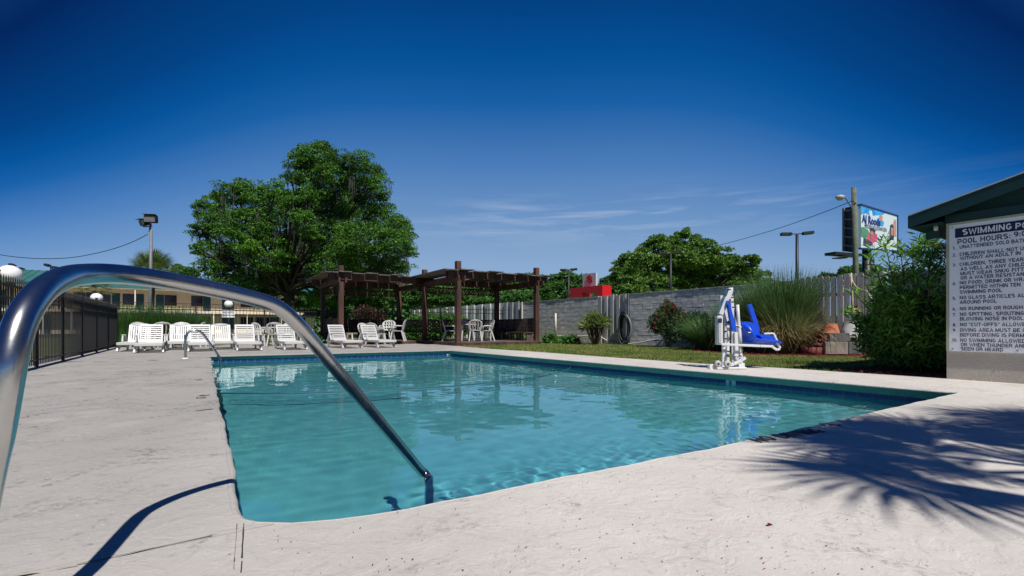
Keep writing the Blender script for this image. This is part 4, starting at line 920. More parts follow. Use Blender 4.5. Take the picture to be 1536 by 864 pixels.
for _ in range(7): pts = [pts[0]] + [pts[i - 1] * 0.25 + pts[i] * 0.5 + pts[i + 1] * 0.25 for i in range(1, len(pts) - 1)] + [pts[-1]]
MB().tube(pts, 0.0272, 32).build('tube', M['steel'], hr, world=True)
MB().lathe([(0.0, 0.022), (0.03, 0.022), (0.05, 0.016), (0.055, 0.001), (0.0, 0.001)], (-1.10, 0.94, 0.0), 20).build('flange', M['steel'], hr, world=True)
b0 = G(278, 538.5); far = thing('hand_rail', 'small arched steel hand rail at the far left corner of the pool', 'hand rail', b0, 0, 'pool hand rails')
yb = b0.y
ctrl = [Vector((b0.x, b0.y, -0.02)), D(278, 525, yb), D(278, 511, yb), D(280, 502, yb + 0.02), D(285.5, 496.5, yb + 0.07), D(293, 495.3, yb + 0.12), D(300, 497.5, yb + 0.17), D(306, 503, yb + 0.21), D(318, 520, yb + 0.29), D(327, 533, yb + 0.35), D(330.5, 540, yb + 0.38), D(331, 548, yb + 0.385), D(331, 570, yb + 0.385)]
MB().tube(catmull(ctrl, 5), 0.026, 14).build('tube', M['steel'], far, world=True)
MB().lathe([(0.0, 0.03), (0.03, 0.03), (0.07, 0.02), (0.075, 0.001), (0, 0.001)], b0, 16).build('flange', M['tile_white'], far, world=True)
# ================================================================== loungers and garden chairs
def make_lounger(kind, label, group):
    """local axes: x across, y towards the head, z up; the foot end points to -y"""
    t = thing('sun_lounger', label, 'sun lounger', (0, 0, 0), 0, group); m = M['white_plastic']
    back_l, back_a = (0.60, math.radians(58)) if kind == 'h' else (0.57, math.radians(62))
    w = 0.60; ys = 0.30; zs = 0.25
    for s in (-1, 1):
        MB().beam((s * (w / 2 + 0.0), -1.12, 0.23), (s * (w / 2), 0.62, 0.23), 0.05, 0.075).build('side_rail', m, t, bev=0.01)
        mb = MB(); x = s * (w / 2 + 0.035)
        mb.beam((x, -0.16, 0.26), (x, -0.10, 0.455), 0.045, 0.05, up=(0, 1, 0)); mb.beam((x, -0.14, 0.465), (x, 0.28, 0.465), 0.055, 0.035); mb.beam((x, 0.28, 0.46), (x, 0.40, 0.26), 0.045, 0.05, up=(0, 1, 0))
        mb.build('armrest', m, t, bev=0.008)
        for (y0, y1) in ((-0.92, -1.04), (0.42, 0.54)):
            mb = MB(); mb.beam((s * (w / 2 - 0.01), y0, 0.22), (s * (w / 2 + 0.02), y1, 0.0), 0.05, 0.085, up=(0, 1, 0)); mb.beam((s * (w / 2 - 0.02), y0 + (0.24 if y0 < 0 else -0.24), 0.22), (s * (w / 2 + 0.01), y1 + (0.08 if y0 < 0 else -0.08), 0.03), 0.035, 0.05, up=(0, 1, 0))
            mb.build('leg', m, t, bev=0.008)
    pr = None; n = 13
    for i in range(n):
        y = -1.10 + i * (ys + 1.05) / (n - 1)
        if pr is None: pr = MB().box((0, 0, 0), (w - 0.05, 0.078, 0.018)).build('seat_slat', m, t, bev=0.004); pr.location = (0, y, zs)
        else: repeat(pr, (0, y, zs))
    MB().beam((-w / 2, -1.14, 0.23), (w / 2, -1.14, 0.23), 0.05, 0.085).build('foot_rail', m, t, bev=0.012)
    ca, sa = math.cos(back_a), math.sin(back_a); R = (PI / 2 - (PI / 2 - back_a), 0, 0)
    def bp(l, off=0): return (0, ys + l * ca - off * sa, zs + l * sa + off * ca)
    for s in (-1, 1):
        a, b = bp(0.0), bp(back_l); MB().beam((s * (w / 2 - 0.045), a[1], a[2]), (s * (w / 2 - 0.045), b[1], b[2]), 0.045, 0.035).build('back_rail', m, t, bev=0.006)
    for l in (0.03, back_l):
        p = bp(l); o = MB().box((0, 0, 0), (w - 0.05, 0.07, 0.03)).build('back_rail', m, t, bev=0.006); o.location = p; o.rotation_euler = (back_a, 0, 0)
    if kind == 'h':
        pr = None
        for i in range(7):
            p = bp(0.09 + i * (back_l - 0.17) / 6, 0.004)
            if pr is None: pr = MB().box((0, 0, 0), (w - 0.13, 0.042, 0.014)).build('back_slat', m, t, bev=0.003); pr.location = p; pr.rotation_euler = (back_a, 0, 0)
            else: repeat(pr, p, (back_a, 0, 0))
    else:
        pr = None
        for i in range(8):
            p = bp(back_l / 2, 0.004); x = -0.205 + i * 0.0586
            if pr is None: pr = MB().box((0, 0, 0), (0.036, back_l - 0.06, 0.014)).build('back_slat', m, t, bev=0.003); pr.location = (x, p[1], p[2]); pr.rotation_euler = (back_a, 0, 0)
            else: repeat(pr, (x, p[1], p[2]), (back_a, 0, 0))
        p = bp(back_l + 0.03); mb = MB().lathe([(0.0, -0.015), (0.235, -0.015), (0.235, 0.015), (0, 0.015)], (0, 0, 0), 24)
        mb.v = [(v[0], v[1] * 0.22, v[2]) for v in mb.v]; o = mb.build('back_rail', m, t); o.location = p; o.rotation_euler = (back_a, 0, 0)
    # prop under the back
    q = bp(back_l * 0.6, -0.02); MB().beam((-0.2, 0.60, 0.22), (-0.2, q[1], q[2]), 0.03, 0.03, up=(0, 1, 0)).beam((0.2, 0.60, 0.22), (0.2, q[1], q[2]), 0.03, 0.03, up=(0, 1, 0)).build('back_prop', m, t)
    return t
RZL = math.atan2(U.x, U.y) * -1
def lounge_loc(px, pyb):                                    # pyb: row of the front feet
    g = G(px, pyb); return Vector((g.x, g.y, 0)) + U * 1.05
LG = 'white slatted loungers lined up at the far end of the pool'
lh = make_lounger('h', 'white lounger with cross slats, overlapping the leftmost lounger beside the black fence', LG)
lv = make_lounger('v', 'leftmost white lounger with upright back slats, half hidden behind its neighbour', LG)
lh.location = lounge_loc(221, 529.5); lh.rotation_euler = (0, 0, RZL + 0.03)
lv.location = lounge_loc(200, 527.3); lv.rotation_euler = (0, 0, RZL - 0.05)
dup(lv, lounge_loc(268, 525.2), RZL + 0.02, 'white lounger with upright back slats just left of the small hand rail')
dup(lh, lounge_loc(301, 527.5), RZL + 0.02, 'white lounger with cross slats seen through the small hand rail')
dup(lv, lounge_loc(334, 524.6), RZL + 0.0, 'white lounger with upright back slats just right of the small hand rail')
dup(lh, lounge_loc(373.5, 526.4), RZL + 0.01, 'white lounger with cross slats standing alone left of the large hand rail')
dup(lh, lounge_loc(441, 525.2), RZL + 0.05, 'white lounger with cross slats crossed by the large hand rail')
dup(lh, lounge_loc(524, 522.8), RZL + 0.10, 'white lounger right of the large hand rail in front of the pergola bench')
dup(lh, lounge_loc(576, 521.8), RZL + 0.10, 'rightmost white lounger in front of the table under the pergola')
def make_chair(label, group, m, rz=0, loc=(0, 0, 0), ornate=False):
    """stacking garden chair facing -y"""
    t = thing('garden_chair', label, 'garden chair', loc, rz, group)
    def back_pt(x, s):                                      # s: 0 at the seat, 1 at the crown
        z = 0.42 + s * 0.46; y = 0.20 + s * 0.13 - 0.35 * x * x; return (x, y, z)
    mb = MB(); nx, nz = 15, 12
    def half(s): return 0.20 + 0.075 * math.sin(min(s, 0.62) / 0.62 * PI / 2) if s < 0.62 else 0.275 * math.sqrt(max(0.0, 1 - ((s - 0.62) / 0.38) ** 2))
    idx = {}
    for j in range(nz + 1):
        s = j / nz; h = max(half(s), 0.03)
        for i in range(nx + 1):
            x = -h + 2 * h * i / nx; idx[(i, j)] = len(mb.v); mb.v.append(back_pt(x, s))
    for j in range(nz):
        for i in range(nx):
            solid = i in (0, nx - 1) or j in (0, nz - 1) or (i % 3 == 1) or (ornate and (i + j) % 3 == 0) or (not ornate and j in (nz - 2,))
            if solid: mb.f.append((idx[(i, j)], idx[(i + 1, j)], idx[(i + 1, j + 1)], idx[(i, j + 1)])); mb.m.append(0); mb.sm.append(True)
    o = mb.build('backrest', m, t); md = o.modifiers.new('thick', 'SOLIDIFY'); md.thickness = 0.022; md.offset = 0
    rim = []
    for j in range(0, 17):
        s = j / 16; rim.append(back_pt(-max(half(s), 0.005), s))
    for j in range(15, -1, -1):
        s = j / 16; rim.append(back_pt(max(half(s), 0.005), s))
    MB().tube(rim, 0.014, 6).build('back_rim', m, t)
    mb = MB(); mb.slab([(-0.23, -0.24, 0.42), (0.23, -0.24, 0.42), (0.25, -0.10, 0.41), (0.21, 0.20, 0.41), (-0.21, 0.20, 0.41), (-0.25, -0.10, 0.41)], (0, 0, 0.022)); mb.build('seat', m, t, bev=0.006)
    for s in (-1, 1):
        MB().tube([(s * 0.25, 0.22, 0.62), (s * 0.285, 0.05, 0.635), (s * 0.29, -0.14, 0.63), (s * 0.275, -0.21, 0.60), (s * 0.262, -0.20, 0.42)], [0.018, 0.024, 0.026, 0.022, 0.02], 8).build('armrest', m, t)
        MB().beam((s * 0.235, -0.20, 0.43), (s * 0.275, -0.26, 0.0), 0.045, 0.05, up=(0, 1, 0)).build('leg', m, t, bev=0.006)
        MB().beam((s * 0.20, 0.17, 0.43), (s * 0.255, 0.30, 0.0), 0.045, 0.05, up=(0, 1, 0)).build('leg', m, t, bev=0.006)
    return t
GC = 'round-backed garden chairs'
def face(deg): return math.radians(deg)
ch = make_chair('grey round-backed garden chair turned away behind the two left loungers', GC, M['aged_plastic'], face(215), Vector((*PX(244, 16.4)[:2], 0)))
def cpos(px, Y, z=0.0): p = PX(px, Y, z); return p
cw = make_chair('white round-backed chair peeking over the lounger beside the small hand rail', GC, M['white_plastic'], face(30), cpos(271, 16.3))
dup(cw, cpos(216, 16.2), face(70), 'white round-backed chair peeking out behind the leftmost pair of loungers')
dup(cw, cpos(291, 16.6), face(-75), 'white garden chair seen edge-on between the loungers at the small hand rail')
dup(cw, cpos(394, 17.9), face(85), 'white garden chair in side view right of the small wire fence sign')
dup(ch, cpos(413, 17.6), face(200), 'grey garden chair seen from behind, left of the lounger at the large hand rail')
dup(cw, cpos(431, 18.3), face(10), 'white chair whose round back shows above the lounger at the large hand rail')
z0 = 0.13
dup(cw, cpos(551, 19.6, z0 - 0.13), face(60), 'leftmost white garden chair behind the two right loungers')
dup(ch, cpos(563, 19.0, 0.0), face(160), 'grey round-backed chair turned away behind the rightmost lounger')
co_ = make_chair('white ornate-backed chair facing the pool behind the rightmost lounger', GC, M['white_plastic'], face(0), cpos(581, 20.2, z0), ornate=True)
dup(cw, cpos(597, 19.4, z0), face(-85), 'white garden chair in side view facing left beside the pergola lattice')
dup(cw, cpos(675, 19.6, z0), face(95), 'white garden chair in side view left of the nearest pergola post')
dup(co_, cpos(697, 20.6, z0), face(20), 'white ornate-backed chair half hidden by the nearest pergola post')
dup(ch, cpos(713, 19.2, z0), face(185), 'grey garden chair seen from behind under the right half of the pergola')
dup(co_, cpos(729, 19.9, z0), face(-70), 'white ornate chair in side view before the dark pergola bench')
def make_table(label, loc, m):
    t = thing('garden_table', label, 'garden table', loc, 0, 'round plastic garden tables')
    MB().lathe([(0.0, 0.715), (0.43, 0.715), (0.45, 0.705), (0.455, 0.68), (0.43, 0.675), (0.0, 0.69)], (0, 0, 0), 28).build('tabletop', m, t)
    for k in range(4):
        a = PI / 4 + k * PI / 2; MB().beam((0.28 * math.cos(a), 0.28 * math.sin(a), 0.69), (0.38 * math.cos(a), 0.38 * math.sin(a), 0), 0.05, 0.05).build('leg', m, t, bev=0.006)
    return t
tb = make_table('white round table between the chairs behind the rightmost lounger', cpos(578, 19.7, 0.0), M['white_plastic'])
dup(tb, cpos(700, 20.0, z0), 0.3, 'white round table between the chairs under the right half of the pergola')
dup(tb, cpos(407, 18.6), 0.1, 'white round table hidden among chairs left of the large hand rail')
# ================================================================== pool lift
LB = G(1093, 553.0); sc = LB.y / F
lf = thing('pool_lift', 'white pool lift with blue seat and arm pads standing on the strip beside the lawn', 'pool lift', LB, 0)
def lp(px, py, dy=0.0):                                     # a point of the lift in its own upright plane, pushed dy away from the viewer
    p = D(px, py, LB.y + dy); return p
def lb(pts, w, th, name, m=None, dy=0.0, bev=0.006, dy2=None):
    mb = MB()
    for a, b in zip(pts[:-1], pts[1:]): mb.beam(lp(*a, dy), lp(*b, dy if dy2 is None else dy2), th, w, up=(0, 1, 0.0001))
    return mb.build(name, m or M['white_metal'], lf, world=True, bev=bev)
def plate(pts, th, name, m=None, dy=0.0):
    a = [lp(x, y, dy) for x, y in pts]; return MB().slab(a, (0, th, 0)).build(name, m or M['white_metal'], lf, world=True, bev=0.004)
wpx = sc                                                    # metres per photo pixel here
MB().box((lp(1090, 552).x, LB.y, 0.02), (0.52, 0.34, 0.035), rz=0.1).build('base_plate', M['white_metal'], lf, world=True, bev=0.01)
lb([(1064, 551), (1076, 549.5)], 0.03, 0.10, 'base_foot', dy=-0.10); lb([(1100, 550), (1117, 549)], 0.03, 0.10, 'base_foot', dy=0.05)
def wheel(px, py, r, dy):
    c = lp(px, py, dy); mb = MB().lathe([(0, -0.03), (r * 0.7, -0.03), (r, -0.02), (r, 0.02), (r * 0.7, 0.03), (0, 0.03)], (0, 0, 0), 18); mb.v = [(v[0] + c.x, v[2] + c.y, v[1] + c.z) for v in mb.v]; wh = mb.build('wheel', M['aged_plastic'], lf, world=True)
    mb = MB().lathe([(0, -0.036), (r * 0.34, -0.036), (r * 0.34, 0.036), (0, 0.036)], (0, 0, 0), 12); mb.v = [(v[0] + c.x, v[2] + c.y, v[1] + c.z) for v in mb.v]; mb.build('axle_cap', M['rubber'], wh, world=True)
wheel(1076.5, 545.5, 0.055, -0.14); wheel(1091, 545.8, 0.058, -0.20)
lb([(1084.5, 551), (1085.5, 518)], 0.045, 0.05, 'lower_post'); lb([(1091.5, 550), (1091, 486)], 0.055, 0.05, 'lower_post', dy=0.06); lb([(1105, 550), (1103, 498)], 0.065, 0.06, 'lower_post', dy=0.02); lb([(1111.5, 548), (1110.5, 512)], 0.05, 0.05, 'lower_post', dy=0.10)
plate([(1076.0, 474), (1084.5, 472), (1084.5, 517), (1076.5, 517)], 0.10, 'control_box', dy=-0.06)
plate([(1077.5, 478), (1083, 477.5), (1083, 484), (1077.6, 484.4)], 0.003, 'warning_label', M['sign_navy'], dy=-0.079)
plate([(1077.5, 476), (1082, 475.5), (1082, 515), (1078, 515)], 0.01, 'control_box_cover', M['aged_plastic'], dy=-0.075)
plate([(1080.5, 443.5), (1085, 443), (1084.5, 460), (1081, 461)], 0.05, 'mast_bracket', dy=0.05)
lb([(1080, 472), (1095, 433)], 0.085, 0.075, 'lift_arm', dy=-0.03); plate([(1092, 432), (1100, 431), (1100, 437), (1096, 449), (1091, 447)], 0.09, 'arm_head', dy=-0.03)
lb([(1100, 549), (1097.5, 444)], 0.045, 0.05, 'mast', dy=0.05)
lb([(1097, 446), (1105.5, 497)], 0.035, 0.04, 'mast_link', dy=0.09); lb([(1088, 485.5), (1099, 488), (1112, 491)], 0.028, 0.03, 'cross_tube', dy=-0.02); lb([(1088, 485), (1087.3, 517)], 0.06, 0.03, 'side_plate', dy=-0.03)
MB().tube([lp(1106.3, 457, 0), lp(1107.5, 478, 0), lp(1109, 500, 0), lp(1110, 515, 0)], [0.026, 0.026, 0.034, 0.034], 12).build('actuator', M['white_metal'], lf, world=True)
MB().tube([lp(1104.5, 461, 0.02), lp(1103, 470, 0.03), lp(1105.5, 485, 0.02), lp(1107.5, 500, 0.0), lp(1112, 520, 0.0), lp(1115, 526, 0.05)], 0.007, 6).build('cable', M['rubber'], lf, world=True)
lb([(1082, 516.5), (1140, 519.0), (1160, 519.6)], 0.022, 0.04, 'seat_rail', dy=-0.10); lb([(1112, 516.5), (1158, 518.6)], 0.020, 0.04, 'seat_rail', dy=0.28)
lb([(1089, 549), (1100, 546), (1112, 540), (1117.5, 536.5)], 0.065, 0.05, 'foot_lever', dy=-0.12); lb([(1101, 532), (1117, 538)], 0.04, 0.04, 'foot_lever', dy=0.0)
for (x, y) in ((1088.5, 487), (1098.5, 446), (1099, 453), (1100, 461), (1088, 497), (1088, 508), (1092, 527), (1091, 534), (1104, 541.5), (1110, 539.5), (1116, 538), (1093, 434.5), (1105.5, 490), (1109, 534)):
    c = lp(x, y, -0.085 if x > 1100 or y < 440 else -0.055); mb = MB().lathe([(0, -0.06), (0.011, -0.06), (0.011, 0.03), (0, 0.03)], (0, 0, 0), 8); mb.v = [(v[0] + c.x, v[2] + c.y, v[1] + c.z) for v in mb.v]; mb.build('bolt', M['rubber'], lf, world=True)
plate([(1085, 449 + 22), (1094, 455), (1094, 480), (1087, 486)], 0.02, 'gusset', dy=0.0)
# seat: a moulded shell swept from back to knee, cupped across
prof = [(1112.5, 482.5), (1111, 486), (1112.5, 494), (1115.5, 503), (1120, 510.5), (1127, 514.5), (1137, 515.5), (1150, 515.8), (1158, 516.3), (1162, 518.5)]
prof = catmull([lp(x, y, 0) for x, y in prof], 3); mb = MB(); nx = 14; Wd = 0.46
for i, p in enumerate(prof):
    t = i / (len(prof) - 1)
    for j in range(nx + 1):
        s = -1 + 2 * j / nx; hw = Wd / 2 * (0.72 + 0.28 * min(1, t * 5)) if t < 0.3 else Wd / 2
        cup = 0.10 * abs(s) ** 2.6 * (1 - 0.55 * t); 
        if t < 0.45: q = p + Vector((cup * 1.0, s * hw, -0.13 * abs(s) ** 3.0 * (1 - t / 0.45)))
        else: q = p + Vector((0, s * hw, cup * 1.1))
        mb.v.append(tuple(q + Vector((0.05 * s * -1, 0.10, 0))))
n = nx + 1
for i in range(len(prof) - 1):
    for j in range(nx): mb.f.append((i * n + j, i * n + j + 1, (i + 1) * n + j + 1, (i + 1) * n + j)); mb.m.append(0); mb.sm.append(True)
seat = mb.build('seat', M['blue_plastic'], lf, world=True); md = seat.modifiers.new('thick', 'SOLIDIFY'); md.thickness = 0.022; md.offset = 0
# back shell outline facing the viewer: the wide blue curve seen at its side
plate([(1112, 483.5), (1120, 482.4), (1129, 484), (1136, 490), (1139.5, 498), (1140.5, 506), (1146, 509.5), (1157, 512), (1160, 514), (1160, 517.5), (1140, 517), (1122, 516), (1116, 508), (1113, 497), (1111.5, 488)], 0.035, 'seat_side', M['blue_plastic'], dy=0.30)
plate([(1139, 503), (1146, 501.5), (1158, 503.5), (1166, 508), (1168, 514), (1160, 515), (1146, 512)], 0.12, 'leg_pad', M['blue_plastic'], dy=0.16)
plate([(1092, 450.5), (1094.5, 452), (1105.5, 494), (1104.5, 496), (1098.8, 496.5), (1097.5, 490), (1091.8, 456)], 0.07, 'arm_pad', M['blue_plastic'], dy=-0.14)
plate([(1122.2, 457.5), (1127.5, 456), (1129.8, 461), (1138, 486), (1140.5, 497), (1133.5, 494), (1128, 478)], 0.06, 'arm_pad', M['blue_plastic'], dy=0.40)
lb([(1146, 500.5), (1160, 500)], 0.022, 0.03, 'leg_rest_tube', dy=-0.08); lb([(1160, 499.8), (1170, 522.5)], 0.036, 0.035, 'leg_rest_tube', dy=-0.08); lb([(1170, 522.8), (1165.5, 525), (1158, 520)], 0.026, 0.04, 'leg_rest_tube', dy=-0.08)
plate([(1122, 498), (1126.5, 498), (1126.5, 499.3), (1122, 499.3)], 0.004, 'seat_label', M['tile_white'], dy=-0.12)
# ================================================================== lamps, poles, wires
for (px, Y, z, r, lab) in ((14.5, 10.0, 1.83, 0.20, 'large white globe lamp just behind the near end of the left fence'), (145, 18.6, 1.86, 0.20, 'white globe lamp above the far part of the left fence'), (343, 24.0, 1.88, 0.20, 'white globe lamp above the small white fence sign')):
    g = PX(px, Y); t = thing('globe_lamp', lab, 'lamp', g, 0, 'white globe lamps round the pool')
    mb = MB(); pr = [(r * math.sin(a) * 1.0, z - r * math.cos(a) * 0.92) for a in [PI * i / 16 for i in range(17)]]; mb.lathe(pr, (0, 0, 0), 24).build('globe', M['globe'], t)
    MB().tube([(0, 0, 0), (0, 0, z - r * 0.86)], 0.038, 10).build('pole', M['black_metal'], t); MB().lathe([(0.0, 0), (0.075, 0), (0.075, 0.05), (0.0, 0.06)], (0, 0, z - r - 0.03), 14).build('collar', M['black_metal'], t)
def pole_thing(name, label, px, Y, top_px, r0, r1, m, group=None, lean=0.0):
    g = PX(px, Y); h = D(px, top_px, Y).z; t = thing(name, label, 'lamp post', g, 0, group)
    MB().tube([(0, 0, -0.03), (lean * 0.5, 0, h / 2), (lean, 0, h)], [r0, (r0 + r1) / 2, r1], 10).build('pole', m, t); return t, g, h
t, g, h = pole_thing('flood_light_post', 'tall steel post with two square flood lights behind the motel fence', 224.5, 30, 345, 0.115, 0.085, M['galv'], lean=0.1)
def flood(px, py, Y, rz, tilt, w, hh, t):
    c = D(px, py, Y); R = Matrix.Rotation(rz, 3, 'Z') @ Matrix.Rotation(tilt, 3, 'X')
    b = MB().box(c, (w, 0.35, hh), mt=R).build('lamp_head', M['dark_steel'], t, world=True, bev=0.06)
    f_ = R @ Vector((0, -0.18, 0)); MB().box(c + f_, (w * 0.88, 0.02, hh * 0.75), mt=R).build('lamp_glass', M['galv'], b, world=True)
    MB().beam(c + R @ Vector((0, 0, hh * 0.5)) + Vector((0, 0, 0.01)), c + R @ Vector((0, 0, hh * 0.5)) + R @ Vector((0, -0.3, 0.05)), w, 0.03).build('visor', M['galv'], b, world=True)
flood(226.5, 328.5, 30, 0.15, 0.12, 0.70, 0.50, t); flood(216.5, 333.5, 30.3, -0.55, 0.35, 0.62, 0.42, t)
MB().beam(D(215, 340, 30.1), D(228, 339, 30), 0.06, 0.06).build('cross_arm', M['dark_steel'], t, world=True); MB().beam(D(224.5, 348, 30), D(226, 335, 30), 0.08, 0.08, up=(0, 1, 0)).build('bracket', M['dark_steel'], t, world=True)
pts = [D(222, 351, 30), D(205, 360, 30), D(180, 370, 30), D(150, 378.5, 30), D(110, 386, 30), D(70, 388, 30), D(30, 386, 30), D(-10, 380, 30), D(-80, 362, 30), D(-200, 330, 30)]
tag(MB().tube(catmull(pts, 4), 0.022, 5).build('power_line', M['dark_steel']), 'thin sagging cable running left from the flood light post', 'cable')
for (px, top, Y, w, lab, tilt) in ((853, 405, 62, 25, 'distant twin-head parking lamp left of the red arch', 0.03), (1006, 380, 50, 30, 'distant parking lamp standing in front of the round tree', 0.06), (1195.5, 351, 42, 45, 'twin-head parking lamp rising behind the tall ornamental grass', 0.03), (725.5, 424, 62, 18, 'faint parking lamp seen through the right half of the pergola', 0.02), (25, 401, 55, 24, 'distant parking lamp with tilted heads above the large globe lamp', -0.35), (77, 400, 55, 22, 'distant parking lamp with tilted heads above the hand rail bend', -0.25)):
    t, g, h = pole_thing('parking_lamp', lab, px, Y, top, 0.15, 0.12, M['dark_steel'], 'parking lot lamps')
    wm = w * Y / F; c = Vector((g.x, g.y, h))
    for s in (-1, 1):
        a = c + Vector((s * wm * 0.08, 0, s * tilt * wm * 0.1)); b = c + Vector((s * wm * 0.5, -s * 0.2, s * tilt * wm * 0.5 + 0.06))
        MB().beam(a + (b - a) * 0.22, b, 0.45, 0.26).build('lamp_head', M['dark_steel'], t, world=True, bev=0.03); MB().beam(c, a + (b - a) * 0.25, 0.07, 0.07).build('arm', M['dark_steel'], t, world=True)
# utility pole with a street light
YU = 34.0; g = PX(1283.5, YU); h = D(1280.5, 281, YU).z
up = thing('utility_pole', 'weathered utility pole with a small street light in front of the billboard', 'utility pole', g, 0)
MB().tube([(0, 0, -0.03), (0.0, 0, h * 0.5), tuple(D(1280.5, 281, YU) - g)], [0.21, 0.18, 0.15], 10).build('pole', M['utility_wood'], up)
MB().tube(catmull([D(1281.5, 318, YU), D(1274, 306, YU - 0.1), D(1268, 297, YU - 0.2), D(1263, 294, YU - 0.3)], 4), 0.045, 6).build('arm', M['galv'], up, world=True)
mb = MB().lathe([(0.0, 0.14), (0.16, 0.12), (0.26, 0.02), (0.24, -0.06), (0.14, -0.22), (0.0, -0.26)], (0, 0, 0), 14); c = D(1260, 295.5, YU - 0.3); mb.v = [(v[0] * 1.25 + c.x, v[1] + c.y, v[2] + c.z) for v in mb.v]; mb.build('lamp_head', M['aged_plastic'], up, world=True)
for (x, y) in ((1277.5, 301.5), (1284.5, 304)):
    MB().beam(D(1281, y + 1, YU - 0.15), D(x, y, YU - 0.2), 0.05, 0.05).build('insulator', M['dark_steel'], up, world=True)
pts = [D(1277, 302, YU), D(1266, 306.5, YU + 1), D(1230, 320.5, YU + 4), D(1180, 338.5, YU + 9), D(1130, 354, YU + 14), D(1085, 366, YU + 20), D(1040, 376, YU + 26)]
tag(MB().tube(catmull(pts, 4), 0.028, 5).build('power_line', M['dark_steel']), 'thin cable running from the utility pole down to the round tree', 'cable')
# ================================================================== billboard
def bbp(u, v, dy=0.0):                                      # u across 0..1, v up 0..1 on the face
    a0, a1 = D(1287.5, 372, 52), D(1287.5, 308.5, 52); b0, b1 = D(1341.5, 376, 58.5), D(1341.5, 324.5, 58.5)
    return a0.lerp(b0, u).lerp(a1.lerp(b1, u), v) 
bb = thing('billboard', 'tall roadside billboard with a printed picture behind the utility pole', 'billboard', PX(1300, 55), 0)
bn = (bbp(1, 0) - bbp(0, 0)).cross(bbp(0, 1) - bbp(0, 0)).normalized()
if bn.y > 0: bn = -bn
def bq(poly, m, off, th, name): MB().slab([bbp(u, v) + bn * off for u, v in poly], bn * th).build(name, M[m], bb, world=True)
bq([(0, 0), (1, 0), (1, 1), (0, 1)], 'bb_white', 0, 0.25, 'panel')
bq([(-0.01, 1.0), (1.015, 1.0), (1.02, 1.025), (-0.01, 1.03)], 'text_blue', -0.1, 0.45, 'frame_edge'); bq([(1.0, -0.02), (1.02, -0.02), (1.02, 1.02), (1.0, 1.02)], 'text_blue', -0.1, 0.45, 'frame_edge'); bq([(-0.01, -0.03), (1.02, -0.03), (1.02, 0.0), (-0.01, 0.0)], 'text_blue', -0.1, 0.45, 'frame_edge')
bq([(0.0, 0.78), (0.12, 0.84), (0.24, 0.80), (0.40, 0.86), (0.55, 0.90), (0.66, 0.985), (0.0, 0.985)], 'bb_sky', 0.253, 0.01, 'print')
bq([(0.42, 0.62), (0.58, 0.60), (0.62, 0.72), (0.50, 0.84), (0.40, 0.74)], 'bb_sky', 0.253, 0.008, 'print')
bq([(0.0, 0.26), (0.12, 0.22), (0.22, 0.34), (0.18, 0.44), (0.05, 0.50), (0.0, 0.48)], 'bb_green', 0.253, 0.012, 'print')
bq([(0.15, 0.22), (0.30, 0.14), (0.42, 0.20), (0.42, 0.36), (0.30, 0.44), (0.18, 0.38)], 'bb_pink', 0.253, 0.016, 'print'); bq([(0.22, 0.42), (0.34, 0.38), (0.38, 0.46), (0.30, 0.52), (0.22, 0.50)], 'bb_dark', 0.253, 0.02, 'print')
bq([(0.05, 0.08), (0.30, 0.04), (0.30, 0.15), (0.15, 0.22), (0.06, 0.24)], 'bb_dark', 0.253, 0.014, 'print'); bq([(0.24, 0.36), (0.31, 0.34), (0.31, 0.42), (0.25, 0.43)], 'bb_skin', 0.253, 0.024, 'print')
bq([(0.76, 0.30), (0.90, 0.28), (0.92, 0.62), (0.86, 0.74), (0.79, 0.68)], 'bb_dark', 0.253, 0.012, 'print'); bq([(0.81, 0.42), (0.88, 0.41), (0.88, 0.62), (0.82, 0.63)], 'bb_skin', 0.253, 0.02, 'print')
bq([(0.90, 0.40), (0.975, 0.39), (0.975, 0.84), (0.93, 0.90), (0.89, 0.80)], 'bb_skin', 0.253, 0.016, 'print'); bq([(0.48, 0.74), (0.56, 0.72), (0.57, 0.86), (0.52, 0.91), (0.48, 0.86)], 'bb_skin', 0.253, 0.02, 'print'); bq([(0.22, 0.74), (0.30, 0.78), (0.27, 0.94), (0.20, 0.92)], 'bb_white', 0.27, 0.01, 'print')
def bbtext(txt, u0, v0, u1_, h, m, bold):
    vs, fs = text_mesh(txt, 1.0, bold, 0.0); xm = vs[:, 0].max(); ym = vs[:, 1].max(); mb = MB()
    mb.v = [tuple(bbp(u0 + v[0] / xm * (u1_ - u0), v0 + v[1] / ym * h - 0.0) + bn * 0.30) for v in vs]; mb.f = fs; mb.m = [0] * len(fs); mb.sm = [False] * len(fs); mb.build('lettering', M[m], bb, world=True)
bbtext('AJ Roods', 0.02, 0.60, 0.50, 0.20, 'text_blue', 0.03); bbtext('VADEN VOLKSWAGEN', 0.08, 0.48, 0.68, 0.10, 'bb_dark', 0.01)
bbtext('2801', 0.06, 0.01, 0.36, 0.06, 'bb_white', 0.02)
MB().tube([(0, 0, -0.03), (0, 0, D(1300, 372, 55).z)], 0.45, 14).build('column', M['dark_steel'], bb)
